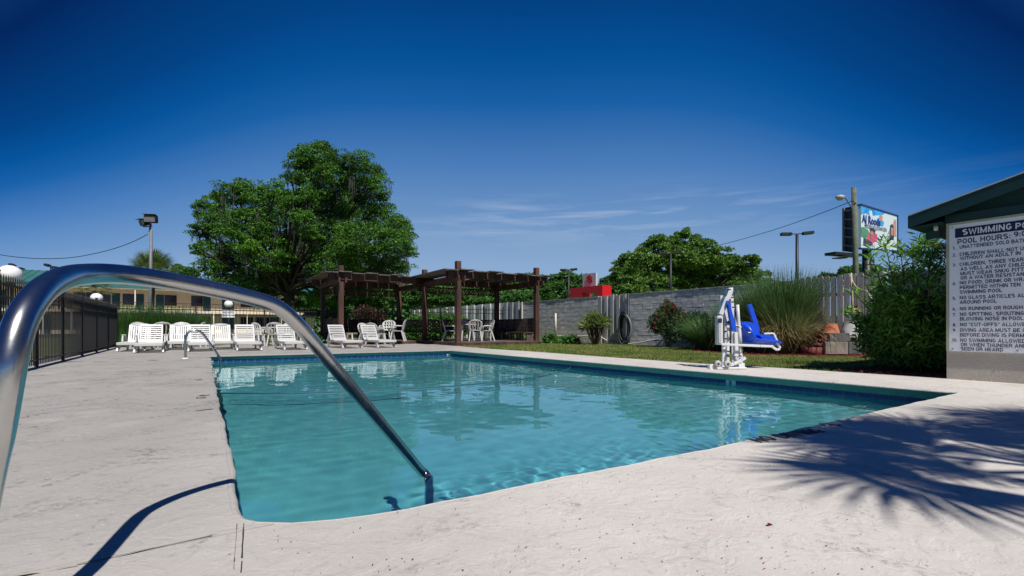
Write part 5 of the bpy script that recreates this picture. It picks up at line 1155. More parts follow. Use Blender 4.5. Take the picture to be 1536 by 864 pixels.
# its second face, seen from behind, with the catwalk below
q0, q1, q2, q3 = D(1266, 376, 53), D(1266, 312, 53), D(1281, 309, 51.6), D(1281, 378, 51.6)
MB().slab([q0, q1, q2, q3], (0, 0.3, 0)).build('rear_panel', M['dark_steel'], bb, world=True)
for i in range(5):
    a, b = q0.lerp(q1, 0.12 + i * 0.2), q3.lerp(q2, 0.10 + i * 0.2); MB().beam(a + Vector((-0.1, -0.25, 0)), b + Vector((0, -0.25, 0)), 0.22, 0.16).build('stringer', M['galv'], bb, world=True)
MB().beam(D(1245, 380.5, 50.5), D(1285, 383.5, 52), 1.2, 0.28).build('catwalk', M['dark_steel'], bb, world=True); MB().beam(D(1253, 387, 51), D(1266, 387.4, 51.5), 0.8, 0.10).build('catwalk', M['dark_steel'], bb, world=True)
MB().beam(D(1266, 311.5, 52.9), D(1266, 377, 52.9), 0.2, 0.2, up=(1, 0, 0)).build('upright', M['galv'], bb, world=True)
MB().beam(D(1385, 362, 56), D(1425, 372, 57), 0.8, 0.5).build('catwalk', M['dark_steel'], bb, world=True); MB().beam(D(1341, 378, 58.4), D(1425, 378, 60), 0.5, 0.3).build('catwalk', M['dark_steel'], bb, world=True)
# ================================================================== red dealership arch and its sign
YD = 75.0; ar = thing('red_arch', 'red boxy entrance arch of a car dealership beyond the boundary wall', 'arch', PX(890, YD), 0)
AC = PX(903.5, YD)
def aq(px, py, dn=0.0):                                     # on the arch front, which runs parallel to the boundary wall
    r = (px - 768) / F; o = AC - V * dn; t = (r * o.y - o.x) / (U.x - r * U.y); p = o + U * t; return Vector((p.x, p.y, EYE + (491 - py) / F * p.y))
def dq(pts, dn, th, name, m, par): MB().slab([aq(x, y, dn) for x, y in pts], V * th).build(name, M[m], par, world=True)
zt_ = EYE + (491 - 427.4) / F * YD
def abox(s0, s1, z0, z1, dn, th, name):
    a = AC + U * s0 - V * dn; b = AC + U * s1 - V * dn; MB().slab([(a.x, a.y, z0), (b.x, b.y, z0), (b.x, b.y, z1), (a.x, a.y, z1)], V * th).build(name, M['red_paint'], ar, world=True)
def s_of(px): r = (px - 768) / F; return (r * AC.y - AC.x) / (U.x - r * U.y)
abox(0, s_of(893), 0, zt_, 0, 2.0, 'pillar'); abox(s_of(893) + 0.02, s_of(873) - 0.02, zt_ - 1.0, zt_ - 0.01, 0.0, 1.6, 'lintel'); abox(s_of(873), s_of(855.5), 0, zt_, 0, 2.0, 'pillar')
ds = thing('dealership_sign', 'square white sign greyed by painted shade, with a red angular emblem rising above the red arch', 'sign', AC + U * 3, 0)
dq([(874, 411.5), (893.8, 409), (893.8, 431), (874, 432)], -0.9, 0.35, 'panel', 'sign_shade', ds)
cx, cy, w, hh = 884, 419.0, 4.8, 7.6
for poly in ([(0, -1), (1.0, -0.30), (0.62, -0.06), (0, -0.52), (-0.35, -0.27), (0.98, 0.38), (0.62, 0.62), (-1.0, -0.27)], [(0, 1), (-1.0, 0.30), (-0.62, 0.06), (0, 0.52), (0.35, 0.27), (-0.98, -0.38), (-0.62, -0.62), (1.0, 0.27)]):
    dq([(cx + x * w, cy + y * hh) for x, y in poly], -0.82, 0.06, 'emblem', 'logo_red', ds)
dq([(874.5, 435.2), (892, 433.9), (892, 440.5), (874.5, 441.0)], -0.9, 0.3, 'name_panel', 'sign_shade', ds)
vs, fs = sign_text('SUZUKI', 0.2); xm = vs[:, 0].max(); ym = vs[:, 1].max(); a, b = aq(875.5, 440.3, -0.86), aq(891, 439.0, -0.86); mb = MB()
mb.v = [tuple(a.lerp(b, v[0] / xm) + Vector((0, 0, v[1] / ym * 0.46)) - V * v[2] * 3) for v in vs]; mb.f = fs; mb.m = [0] * len(fs); mb.sm = [False] * len(fs); mb.build('lettering', M['text_blue'], ds, world=True)
MB().box(AC + U * 5 + V * 1.3 + Vector((0, 0, 3.0)), (0.3, 0.3, 6.0)).build('post', M['galv'], ds, world=True)
# small fence sign
fs_ = thing('fence_sign', 'small white notice on the rear fence under a globe lamp', 'sign', PX(343, 20.3), 0)
a, b, c, d = [D(x, y, 20.2) for x, y in ((333, 476), (352, 476.3), (352, 465), (333, 464.6))]
MB().slab([a, b, c, d], (0, -0.012, 0)).build('panel', M['sign_white'], fs_, world=True)
for txt, x, y, x1, hpx in (('POOL GUESTS', 334.6, 469.6, 350, 2.6), ('ONLY', 334.6, 472.3, 338.6, 1.4), ('NO PETS', 334.6, 474.8, 339.6, 1.2)):
    vs, fs = sign_text(txt, 0.18); xm = vs[:, 0].max(); ym = vs[:, 1].max(); a, b = D(x, y, 20.175), D(x1, y, 20.175); mb = MB(); hh_ = hpx * 20.2 / F
    mb.v = [tuple(a.lerp(b, v[0] / xm) + Vector((0, -v[2], v[1] / ym * hh_))) for v in vs]; mb.f = fs; mb.m = [0] * len(fs); mb.sm = [False] * len(fs); mb.build('lettering', M['sign_navy'], fs_, world=True)
# ================================================================== motel
MP = PX(300, 60)
def mq(px, off=0.0, z=0.0):                                 # a point of the facade under a column of the photograph
    r = (px - 768) / ray(px, 491).y; t = (r * MP.y - MP.x) / (V.x - r * V.y); p = MP + V * t - U * off; return Vector((p.x, p.y, z))
mo = thing('motel', 'two-storey cream motel with a teal metal roof behind the left fences', 'building', mq(200), 0)
def mbox(px0, px1, z0, z1, off, th, name, m, par=None):
    a, b = mq(px0, off), mq(px1, off)
    return MB().slab([(a.x, a.y, z0), (b.x, b.y, z0), (b.x, b.y, z1), (a.x, a.y, z1)], U * th).build(name, M[m], par or mo, world=True)
mbox(-260, 470, -0.03, 5.35, 0, 9, 'wall', 'motel_wall')
mbox(-275, 478, 5.2, 5.42, 1.7, 0.25, 'fascia', 'motel_roof'); mbox(-275, 478, 5.17, 5.21, 1.69, 1.69, 'soffit', 'motel_trim')
a0, b0_, a1, b1 = mq(-275, 1.7, 5.42), mq(478, 1.7, 5.42), mq(-262, -4.5, 7.3), mq(474, -4.5, 7.3)
MB().slab([a0, b0_, b1, a1], (0, 0, 0.06)).build('roof', M['motel_roof'], mo, world=True)
mbox(-262, 474, 5.36, 7.3, -4.5, 0.1, 'roof_back', 'motel_roof')
nr_ = 70
for i in range(nr_ + 1):
    t = i / nr_; MB().beam(a0.lerp(b0_, t) + Vector((0, 0, 0.08)), a1.lerp(b1, t) + Vector((0, 0, 0.08)), 0.05, 0.06).build('roof_seam', M['motel_roof'], mo, world=True)
mbox(-262, 472, 2.42, 2.62, 1.6, 1.6, 'balcony_slab', 'motel_trim'); mbox(-262, 472, 2.64, 2.72, 1.62, 0.06, 'balcony_edge', 'motel_trim')
for px in (-200, -120, -40, 30, 70, 112, 160, 205, 262, 320, 369, 420):
    for z0_, z1_ in ((-0.03, 2.42), (2.62, 5.2)):
        if z0_ < 0 or px in (-200, -40, 70, 205): p = mq(px, 1.55, (z0_ + z1_) / 2); MB().box(p, (0.12, 0.12, z1_ - z0_), rz=RZU).build('post', M['motel_trim'], mo, world=True)
def mwin(px0, px1, z0, z1, split, door_left):
    f = mbox(px0, px1, z0, z1, 0.03, 0.06, 'window', 'dark_recess')
    for k in range(2): 
        w_ = (px1 - px0); x0 = px0 + (0.04 + 0.48 * k) * w_; x1 = px0 + (0.48 + 0.48 * k) * w_
        mbox(x0, x1, z0 + 0.08, z1 - 0.08, 0.045, 0.012, 'pane', 'glass_dark', f)
def mdoor(px0, px1, z0, z1): dr = mbox(px0, px1, z0, z1, 0.03, 0.06, 'door', 'teal_door'); p = mq(px1 - 1, 0.06, (z0 + z1) / 2 - 0.1); MB().box(p, (0.08, 0.06, 0.08)).build('handle', M['galv'], dr, world=True)
for base_z in (2.62, 0.0):
    for (w0, w1, d0, d1) in ((184, 203, 204, 216), (247, 265, 234, 246), (287, 304, 304.6, 316), (361, 380, 333, 351), (383, 404, 405, 418), (110, 128, 129, 142), (40, 60, 62, 76), (-30, -8, -6, 8), (150, 166, 168, 180), (430, 446, 447, 458)):
        mwin(w0, w1, base_z + 0.75, base_z + 2.05, 0.5, True); mdoor(d0, d1, base_z + 0.02, base_z + 2.08)
mb = MB()
a, b = mq(-262, 1.6), mq(472, 1.6); L = (b - a).length; d = (b - a).normalized()
for i in range(int(L / 0.14)): p = a + d * 0.14 * i; mb.box((p.x, p.y, 3.10), (0.02, 0.02, 0.95))
mb.beam(a + Vector((0, 0, 3.6)), b + Vector((0, 0, 3.6)), 0.04, 0.05); mb.beam(a + Vector((0, 0, 2.80)), b + Vector((0, 0, 2.80)), 0.04, 0.04)
o = mb.build('balcony_railing', M['black_metal'], mo, world=True)
# car park in front of the motel, and a road beyond the wall
pk = MB().slab([mq(-260, 2.2, -0.024), mq(480, 2.2, -0.024), mq(470, 26, -0.024), mq(-300, 26, -0.024)], (0, 0, -0.003)).build('parking_lot', mat('asphalt', (0.06, 0.06, 0.062), 0.9, var=0.2, scale=2)); struct(pk)
# ================================================================== stacked pots and blocks by the board fence
GZ = -0.03
def gpos(px, Y, z=GZ): return PX(px, Y, z)
YP = 12.0; k = YP / F
def conc(px0, px1, py0, py1, m, label, Y=YP, depth=0.35, end=None):
    a, b = D(px0, py1, Y), D(px1, py0, Y); c = Vector(((a.x + b.x) / 2, Y + depth / 2, (a.z + b.z) / 2))
    o = thing('concrete_block', label, 'concrete block', (c.x, c.y, a.z), 0, 'concrete blocks under the flower pots')
    MB().box((0, 0, (b.z - a.z) / 2), (b.x - a.x, depth, b.z - a.z)).build('body', M[m], o, bev=0.008)
    return o
zb0 = D(1250, 532.2, YP).z
conc(1238, 1272.5, 512.8, 531.5, 'tan_block', 'long tan concrete block at the bottom left of the pot stack')
conc(1273.5, 1293, 513.2, 531.5, 'dark_block', 'dark hollow concrete block at the bottom right of the pot stack', Y=YP + 0.05)
conc(1245, 1275, 499.5, 512.6, 'dark_block', 'dark concrete block laid on top in front of the grey planter', Y=YP + 0.02)
conc(1232.5, 1244.3, 503, 512.6, 'red_clay', 'reddish clay block supporting the terracotta pot', Y=YP + 0.1)
def pot(px, py_b, py_t, rb, rt, m, label, Y):
    c = D(px, py_b, Y); h = D(px, py_t, Y).z - c.z; t = thing('flower_pot', label, 'flower pot', c, 0)
    MB().lathe([(rb, 0.0), (rb, h * 0.16), (rb * 0.93, h * 0.17), (rt, h * 0.985), (rt * 0.97, h), (rt * 0.2, h), (rt * 0.2, h - 0.01), (0.0, h - 0.01)], (0, 0, 0), 28).build('body', M[m], t)
    mb = MB().lathe([(rb + 0.012, 0.0), (rb + 0.012, h * 0.15), (rb, h * 0.16)], (0, 0, 0), 28); mb.build('rim', M[m], t); return t
pot(1247, 502.5, 485.5, 12.0 * k, 7.6 * k, 'terracotta', 'upturned terracotta flower pot on top of the stacked blocks', YP + 0.28)
pot(1277.5, 506, 483.0, 14.5 * k, 11.0 * k, 'grey_pot', 'upturned pale grey planter behind the top concrete block', YP + 0.45)
for i, (px, py, r, lab) in enumerate(((1226, 514, 10, 'upper red clay saucer stacked left of the blocks'), (1224, 520, 11, 'lower red clay saucer stacked left of the blocks'))):
    c = D(px, py, YP + 0.3); t = tag(MB().lathe([(0, 0), (r * k, 0), (r * k * 1.15, 0.10), (r * k * 1.05, 0.10), (r * k * 0.95, 0.02), (0, 0.02)], (0, 0, 0), 24).build('clay_saucer', M['red_clay']), lab, 'saucer'); t.location = c
pot(1230, 511, 492.5, 8.5 * k, 5.5 * k, 'red_clay', 'small dark red pot behind the stacked saucers', YP + 0.55)
c = D(1229, 529.5, YP); t = tag(MB().lathe([(0, 0), (0.26, 0), (0.26, 0.22), (0.22, 0.22), (0.2, 0.02), (0, 0.02)], (0, 0, 0), 20).build('clay_tub', M['red_clay']), 'dark red clay tub on the ground left of the tan block', 'tub'); t.location = (c.x, c.y + 0.3, GZ)
# bamboo stake with a rope
t = thing('garden_stake', 'pale wooden stake standing against the board fence with a slack rope', 'stake', gpos(1277.5, 12.5), 0)
MB().tube([D(1279.5, 490, 12.5), D(1278.5, 450, 12.5), D(1276.5, 409.5, 12.5)], 0.026, 8).build('pole', M['rope'], t, world=True)
MB().tube(catmull([D(1278, 420, 12.5), D(1283, 429, 12.4), D(1292, 435, 12.2), D(1300, 436.5, 12.0), D(1306, 446, 11.8), D(1312, 456, 11.6)], 5), 0.016, 6).build('rope', M['rope'], t, world=True)
# coiled hose on the wall, pipes
sH = wall_s(941); t = thing('garden_hose', 'thick dark hose coiled up on the wall beside the weathered boards', 'hose', wp(sH, 0.1), 0)
mb = MB(); pts = []
for i in range(150):
    a = i / 150 * 2 * PI * 7; rr = 1 - 0.12 * math.sin(a * 0.37 + 1); x = 0.24 * rr * math.cos(a) + 0.03 * math.sin(i * 0.3); z = 0.66 + 0.60 * rr * math.sin(a) * (1 - 0.04 * math.sin(a * 0.23)); pts.append(wp(sH + x, 0.10 + 0.022 * (i / 21), z))
mb.tube(catmull(pts, 2), 0.034, 7); mb.build('coil', M['hose'], t, world=True)
MB().tube(catmull([wp(sH - 0.1, 0.2, 1.2), wp(sH - 0.3, 0.24, 1.05), wp(sH - 0.42, 0.24, 0.7), wp(sH - 0.3, 0.24, 0.3), wp(sH - 0.05, 0.24, 0.1), wp(sH + 0.1, 0.26, 0.0)], 5), 0.034, 8).build('loose_end', M['galv'], t, world=True)
for (x0, y0, y1, Y, lab) in ((833.5, 470, 503, 22.6, 'upright pale plastic pipe against the wall right of the pergola'), (1035.5, 492, 519, 16.6, 'upright pale plastic pipe between the rose bush and the tall grass')):
    a, b = D(x0, y1, Y), D(x0, y0, Y); t = tag(MB().tube([(0, 0, 0), (0, 0, b.z - a.z)], 0.045, 8).build('water_pipe', M['pvc']), lab, 'pipe'); t.location = a
pts = [(1037, 506), (1036, 512), (1040, 519)]
pts = [wp(wall_s(x), 0.12, z) for x, z in ((826, 0.30), (850, 0.28), (872, 0.30), (893, 0.33), (903, 0.30), (915, 0.12), (928, 0.02), (945, 0.03), (962, 0.10), (985, 0.22), (1003, 0.20), (1030, 0.18))]
tag(MB().tube(catmull(pts, 4), 0.028, 7).build('water_pipe', M['pvc']), 'long pale plastic pipe lying along the foot of the wall', 'pipe')
# ================================================================== trees
def tree(name, label, base, crown_lobes, n_leaf, leaf, size, trunk_h, trunk_r, mats='leaf_oak', group=None, limbs=True, sub=0.22, moss=0, gaps=0.0, tr_x=None):
    """crown_lobes: list of (centre, radius). Leaves sit in many small clumps inside the lobes; limbs reach for the lobes."""
    t = thing(name, label, 'tree', base, 0, group); base = Vector(base)
    mb = MB(); top = base + Vector((0, 0, trunk_h))
    mb.tube(catmull([base + Vector((0, 0, -0.1)), base + Vector((0.1, 0, trunk_h * 0.35)), top], 4), [trunk_r * (1.25 - 0.45 * i / 8) for i in range(9)], 10)
    mb.build('trunk', M['trunk'], t, world=True)
    if limbs:
        mb = MB()
        for (c, r) in crown_lobes:
            c = Vector(c); st = top + Vector((random.uniform(-.3, .3), random.uniform(-.3, .3), random.uniform(-trunk_h * 0.3, 0)))
            mid = st.lerp(c, 0.5) + Vector((random.uniform(-.1, .1), random.uniform(-.1, .1), random.uniform(-.05, .12))) * (c - st).length
            pl = catmull([st, mid, c], 5); r0 = trunk_r * 0.34; mb.tube(pl, [r0 * (1 - 0.85 * i / (len(pl) - 1)) for i in range(len(pl))], 6)
            for _ in range(4):
                d = Vector((random.gauss(0, 1), random.gauss(0, 1), random.gauss(0.2, 0.8))).normalized() * r * 0.95; s = pl[-4]; m_ = s.lerp(c + d, 0.5) + Vector((0, 0, 0.1 * r))
                q = catmull([s, m_, c + d], 3); mb.tube(q, [r0 * 0.32 * (1 - 0.85 * i / (len(q) - 1)) for i in range(len(q))], 5)
        mb.build('limbs', M['trunk'], t, world=True)
    vols = np.array([r ** 2.2 for _, r in crown_lobes]); vols /= vols.sum(); P = []; Nn = []
    for (c, r), w in zip(crown_lobes, vols):
        k = max(8, int(w * n_leaf / 90)); cc = unit(rng.normal(size=(k, 3))) * (rng.uniform(0.25, 1.0, (k, 1)) ** 0.45) * r * np.array([[1, 1, 0.85]]) + np.array(c)
        rr = rng.uniform(0.6, 1.35, k) * sub * r * (1.6 / max(r, 0.4)) ** 0.25
        for q, s_ in zip(cc, rr):
            m_ = 90; d = unit(rng.normal(size=(m_, 3))); d[:, 2] = np.abs(d[:, 2]) * 0.9 - 0.25
            p = q + d * (rng.uniform(0.35, 1.0, (m_, 1)) ** 0.5) * s_ * np.array([[1.25, 1.25, 0.62]]); P.append(p); Nn.append(d)
    P = np.concatenate(P); Nn = np.concatenate(Nn); n = len(P)
    dirs = Nn + rng.normal(size=(n, 3)) * 0.8; sz = rng.uniform(0.6, 1.3, n) * size
    v, f = leaves(P, sz, sz * 0.55, dirs, droop=0.15); v -= np.array(base)
    npmesh('crown', v, f, M[leaf], t)
    if moss:
        Pm = P[rng.integers(0, n, moss)]; k = 5; parts = []
        off = rng.normal(size=(moss * k, 3)) * np.array([[0.10, 0.10, 0.1]]); b = np.repeat(Pm, k, 0) + off
        L = rng.uniform(0.5, 1.5, moss * k); d = np.tile([[0, 0, -1.0]], (moss * k, 1)) + rng.normal(size=(moss * k, 3)) * 0.06
        v, f = leaves(b, L, 0.055, d); v -= np.array(base); npmesh('hanging_moss', v, f, M['moss'], t)
    return t
def lobes(lst, Y, spread=2.0):
    out = []
    for (x, y, r) in lst:
        yy = Y + random.uniform(-spread, spread); out.append((tuple(D(x, y, yy)), r * yy / F))
    return out
oak = [(477, 233, 24), (455, 238, 20), (500, 238, 18), (538, 243, 20), (552, 262, 20), (445, 262, 20), (475, 262, 24), (510, 268, 26), (540, 285, 26), (568, 280, 16), (345, 292, 22), (362, 280, 14), (322, 302, 16), (306, 316, 16),
       (380, 300, 28), (415, 285, 16), (425, 305, 24), (298, 338, 10), (305, 352, 16), (335, 335, 26), (372, 340, 32), (415, 345, 34), (455, 310, 30), (495, 312, 32), (535, 320, 30), (572, 308, 16), (575, 330, 24), (598, 338, 18), (545, 360, 36), (585, 365, 30),
       (608, 352, 14), (612, 380, 12), (602, 398, 16), (498, 360, 34), (455, 372, 36), (405, 385, 32), (355, 380, 28), (320, 378, 20), (298, 372, 12), (316, 402, 18), (345, 412, 20), (380, 418, 26), (420, 420, 22), (500, 400, 34), (545, 402, 34), (580, 405, 22),
       (400, 444, 18), (440, 450, 18), (482, 448, 18), (360, 438, 16), (522, 446, 16), (462, 410, 22), (525, 425, 24), (565, 420, 20), (322, 425, 12)]
tree('live_oak', 'huge dark green live oak with hanging moss rising behind the pergola', PX(432, 33), lobes(oak, 33, 3.0) + lobes([(455, 325, 18), (438, 300, 15), (472, 290, 18), (470, 345, 18), (490, 260, 16), (340, 350, 16), (365, 365, 18)], 28.8, 0.3), 290000, 'leaf_oak', 0.125, 4.2, 0.36, moss=380, sub=0.34)
t2 = [(1010, 375, 22), (985, 372, 20), (960, 385, 18), (940, 398, 18), (1035, 362, 14), (1055, 372, 20), (1080, 385, 20), (1030, 388, 26), (1000, 400, 28), (965, 412, 24), (1055, 402, 26), (1090, 405, 22), (1115, 398, 16), (1125, 412, 18), (1145, 418, 12), (935, 418, 20), (1100, 425, 22), (1045, 425, 28), (995, 428, 26), (950, 430, 22), (1025, 352, 10), (1128, 388, 10), (915 + 8, 408, 10)]
tree('broad_tree', 'broad light green tree standing beyond the wall behind the parking lamp', PX(1030, 62), lobes(t2, 62, 3.5), 90000, 'leaf_far', 0.32, 4.0, 0.5, sub=0.30)
dist = [((735, 428, 16), (760, 432, 18), (715, 436, 14), (700, 440, 16)), ((795, 424, 16), (780, 432, 18), (810, 430, 18), (820, 440, 16)), ((850, 420, 18), (835, 424, 14), (868, 428, 18), (850, 438, 20), (825, 436, 14), (880, 440, 18)),
        ((912, 424, 12), (925, 434, 16), (905, 438, 14)), ((1265, 410, 10), (1285, 408, 14), (1305, 412, 16), (1240, 418, 10), (1290, 422, 16)), ((640, 440, 22), (610, 446, 20), (665, 446, 20)), ((560, 446, 22), (585, 440, 18), (530, 450, 22)), ((490, 450, 22), (465, 460, 18), (510, 462, 18)), ((690, 452, 18), (720, 452, 18)), ((760, 450, 18), (790, 450, 16)),
        ((268, 405, 7), (285, 410, 8), (275, 416, 9), (258, 414, 6)), ((1140, 432, 14), (1165, 438, 16), (1190, 440, 12))]
dlab = ['dark distant tree rising above the right pergola roof', 'distant green tree between the pergola and its right end post', 'dark rounded tree behind the left end of the red arch', 'small distant tree just right of the red arch', 'low distant trees showing over the board fence left of the oleander', 'mid green tree seen under the middle of the pergola', 'bushy tree behind the left half of the pergola', 'shaded tree beside the foot of the live oak', 'low tree seen between the two tall pergola posts', 'low tree seen just above the dark pergola bench', 'thin treetop beside the palm over the motel roof', 'low tree at the right foot of the broad tree']
for i, (L_, lab) in enumerate(zip(dist, dlab)):
    Yd = 95 if i not in (5, 6, 7, 8, 9) else 44
    if i == 10: Yd = 70
    cx = sum(l[0] for l in L_) / len(L_); tree('distant_tree', lab, PX(cx, Yd), lobes(L_, Yd, 1.5), 20000 if Yd > 60 else 26000, 'leaf_far_dark', 0.42 if Yd > 60 else 0.24, 2.5, 0.25, group='trees beyond the pool fence and the wall', limbs=(i != 10) and Yd < 60, sub=0.34)
# far treeline, one mass low on the horizon
n = 52000; px = rng.uniform(470, 1260, n); Yv = rng.uniform(120, 135, n); hmax = np.interp(px, [470, 540, 600, 860, 905, 930, 1260], [7, 10.0, 9.5, 9.0, 8.0, 3.5, 3.0]) + 1.2 * np.sin(px * 0.031) + 1.5 * np.sin(px * 0.083 + 1) + 1.0 * np.sin(px * 0.19)
rr = (px - 768) / ray(600, 491).y; P = np.stack([rr * Yv, Yv, rng.uniform(0, 1, n) ** 0.7 * hmax + 0.5], 1); v, f = leaves(P, 1.0, 0.7); wd = npmesh('far_woods', v, f, M['leaf_far_dark']); stuff(wd, 'low dark line of far-off woods along the horizon', 'woods')
# ------------------------------------------------------------------ palms
def palm(label, base, h, R, nf, group, trunk_r=0.16, droop=1.0, cat='tree', leafm='leaf_palm', name='palm_tree'):
    t = thing(name, label, cat, base, 0, group)
    mb = MB(); k = 10
    mb.tube([(0.05 * math.sin(i), 0.03 * math.cos(i * 1.3), -0.1 + (h + 0.1) * i / k) for i in range(k + 1)], [trunk_r * (1.15 - 0.2 * i / k + (0.04 if i % 2 else 0)) for i in range(k + 1)], 12); mb.build('trunk', M['palm_trunk'], t)
    for i in range(nf):                                     # each frond: a stalk and a fan of leaflets
        a = i * 2.399963 + random.uniform(-.2, .2); e0 = math.radians(80 - 105 * (i / nf)); L = R * random.uniform(0.48, 0.62)
        d = Vector((math.cos(a) * math.cos(e0), math.sin(a) * math.cos(e0), math.sin(e0))); st = Vector((0, 0, h)); tip = st + d * L + Vector((0, 0, -0.10 * L * droop))
        mb = MB(); mb.tube([st, st.lerp(tip, 0.5) + Vector((0, 0, 0.04 * L)), tip], [0.022, 0.016, 0.010], 5)
        side = d.cross(Vector((0, 0, 1))).normalized(); up = side.cross(d).normalized(); nl = 26; fan = R * 0.55
        for j in range(nl):
            b = math.radians(-115 + 230 * j / (nl - 1)); dd = (d * math.cos(b) + side * math.sin(b) + up * 0.12 * math.cos(b * 2)).normalized(); l = fan * (0.75 + 0.25 * math.cos(b)) * random.uniform(0.9, 1.08)
            w = fan * 0.030; n_ = dd.cross(up).normalized() * w; p1 = tip + dd * l * 0.5; p2 = tip + dd * l + Vector((0, 0, -0.18 * l * droop))
            mb.add([tip, p1 + n_, p2, p1 - n_], [(0, 1, 2, 3)])
        mb.build('frond', M[leafm], t)
    return t
palm('fan palm behind the flood light post over the motel roof', PX(228, 36), (D(228, 412, 36)).z, 2.15, 34, 'fan palms')
palm('short fan palm in front of the motel seen under the bend of the hand rail', PX(141, 33), (D(141, 431, 33)).z, 1.3, 22, 'fan palms')
palm('fan palm standing right of the viewer, whose shadow spreads over the near deck', Vector((4.30, -0.80, 0)), 4.3, 1.50, 24, 'fan palms')
palm('second fan palm right of the viewer shading the corner of the deck', Vector((5.95, -0.65, 0)), 4.6, 1.40, 22, 'fan palms')
# ------------------------------------------------------------------ garden plants
def blade_plant(name, label, cat, base, n, Lr, wr, lean, bend, m, spread, group=None, m2=None, f2=0.0, seg=4, hbase=None):
    t = thing(name, label, cat, base, 0, group)
    def mk(n, m, lo, hi, ln, bd, nm):
        ang = rng.uniform(0, 2 * PI, n); rad = spread * np.sqrt(rng.uniform(0, 1, n)); z = rng.uniform(0, hbase, n) if hbase else np.zeros(n)
        b = np.stack([rad * np.cos(ang), rad * np.sin(ang), z], 1); a2 = ang + rng.normal(0, 0.7, n); le = rng.uniform(ln[0], ln[1], n); d = np.stack([np.cos(a2), np.sin(a2)], 1) * le[:, None]
        v, f = blades(b, d, rng.uniform(lo, hi, n), rng.uniform(wr[0], wr[1], n), rng.uniform(bd[0], bd[1], n), seg); npmesh(nm, v, f, M[m], t)
    mk(n, m, Lr[0], Lr[1], lean, bend, 'foliage')
    if m2: mk(int(n * f2), m2, Lr[0] * 0.45, Lr[1] * 0.72, (lean[0], lean[1] * 1.2), (bend[0] + 0.5, bend[1] + 1.2), 'dry_foliage')
    return t
OG = 'tall ornamental grasses before the wall'
blade_plant('ornamental_grass', 'lower green ornamental grass just left of the pool lift', 'grass', PX(1064, 14.8, -0.03), 1500, (0.75, 1.40), (0.012, 0.020), (0.15, 0.75), (0.2, 0.9), 'blade_green', 0.30, OG)
blade_plant('ornamental_grass', 'ornamental grass clump directly behind the pool lift', 'grass', PX(1112, 14.2, -0.03), 2300, (0.95, 1.72), (0.012, 0.020), (0.02, 0.30), (0.1, 0.55), 'blade_green', 0.45, OG, 'blade_straw', 0.30)
blade_plant('ornamental_grass', 'ornamental grass clump between the pool lift seat and the tallest clump', 'grass', PX(1148, 13.6, -0.03), 2400, (1.2, 2.15), (0.012, 0.020), (0.02, 0.28), (0.1, 0.55), 'blade_green', 0.45, OG, 'blade_straw', 0.35)
blade_plant('ornamental_grass', 'tallest ornamental grass clump with straw coloured base beside the red saucers', 'grass', PX(1176, 13.0, -0.03), 2900, (1.4, 2.5), (0.012, 0.020), (0.02, 0.24), (0.05, 0.5), 'blade_green', 0.42, OG, 'blade_straw', 0.5)
# yucca: stiff swords round several heads
t = thing('yucca', 'spiky yellow-green yucca in front of the wall beside the weathered boards', 'plant', PX(893, 19.3, -0.03), 0)
hd = []
for i in range(13): a = i * 2.4; r_ = 0.50 * math.sqrt(i / 13); hd.append((r_ * math.cos(a), r_ * math.sin(a), 0.75 + 0.38 * (1 - r_ / 0.6) + random.uniform(-.08, .08)))
mb = MB()
for h_ in hd: mb.tube([(0, 0, 0), (h_[0] * 0.5, h_[1] * 0.5, 0.30), h_], [0.07, 0.05, 0.04], 6)
mb.build('stems', M['stem_brown'], t)
b = np.repeat(np.array(hd), 60, 0); b += rng.normal(size=b.shape) * 0.03; d = unit(rng.normal(size=b.shape)); d[:, 2] = d[:, 2] * 0.75 + 0.25; v, f = leaves(b, rng.uniform(0.30, 0.50, len(b)), 0.045, d); npmesh('foliage', v, f, M['leaf_yucca'], t)
def bush(name, label, base, blobs, n, leaf, size, cat='shrub', stems=7, group=None, aspect=0.5, extra=None):
    t = thing(name, label, cat, base, 0, group); mb = MB()
    for i in range(stems):
        c, r = random.choice(blobs); c = Vector(c); e_ = c + Vector((random.gauss(0, .4), random.gauss(0, .4), random.gauss(0, .3))) * r; mb.tube([(random.uniform(-.06, .06), random.uniform(-.06, .06), -0.02), (e_.x * 0.35, e_.y * 0.35, e_.z * 0.4), e_], [0.028, 0.02, 0.008], 5)
    mb.build('stems', M['stem_brown'], t)
    vol = np.array([r ** 2.3 for _, r in blobs]); vol /= vol.sum(); P = []; Dd = []
    for (c, r), w in zip(blobs, vol):
        k = max(4, int(w * n / 26)); cc = unit(rng.normal(size=(k, 3))) * (rng.uniform(0.1, 1, (k, 1)) ** 0.4) * r + np.array(c)
        for q in cc: d = unit(rng.normal(size=(26, 3))); P.append(q + d * rng.uniform(0.2, 1, (26, 1)) * 0.12 * max(r, 0.3) * 2.2); Dd.append(d)
    P = np.concatenate(P); Dd = np.concatenate(Dd); Dd[:, 2] += 0.35; keep = P[:, 2] > 0.02; P, Dd = P[keep], Dd[keep]
    sz = rng.uniform(0.7, 1.3, len(P)) * size; v, f = leaves(P, sz, sz * aspect, Dd); npmesh('foliage', v, f, M[leaf], t)
    return t, P
t, P = bush('rose_bush', 'dark rounded rose bush with red blooms and new red leaves by the wall', PX(1003, 16.7, -0.03), [((-0.25, 0, 0.95), 0.42), ((0.25, 0, 1.05), 0.45), ((0.0, 0.1, 1.25), 0.38), ((0.1, -0.1, 0.6), 0.45), ((0.5, 0, 0.85), 0.32), ((-0.42, 0, 0.8), 0.28)], 9000, 'leaf_rose', 0.075, group=None)
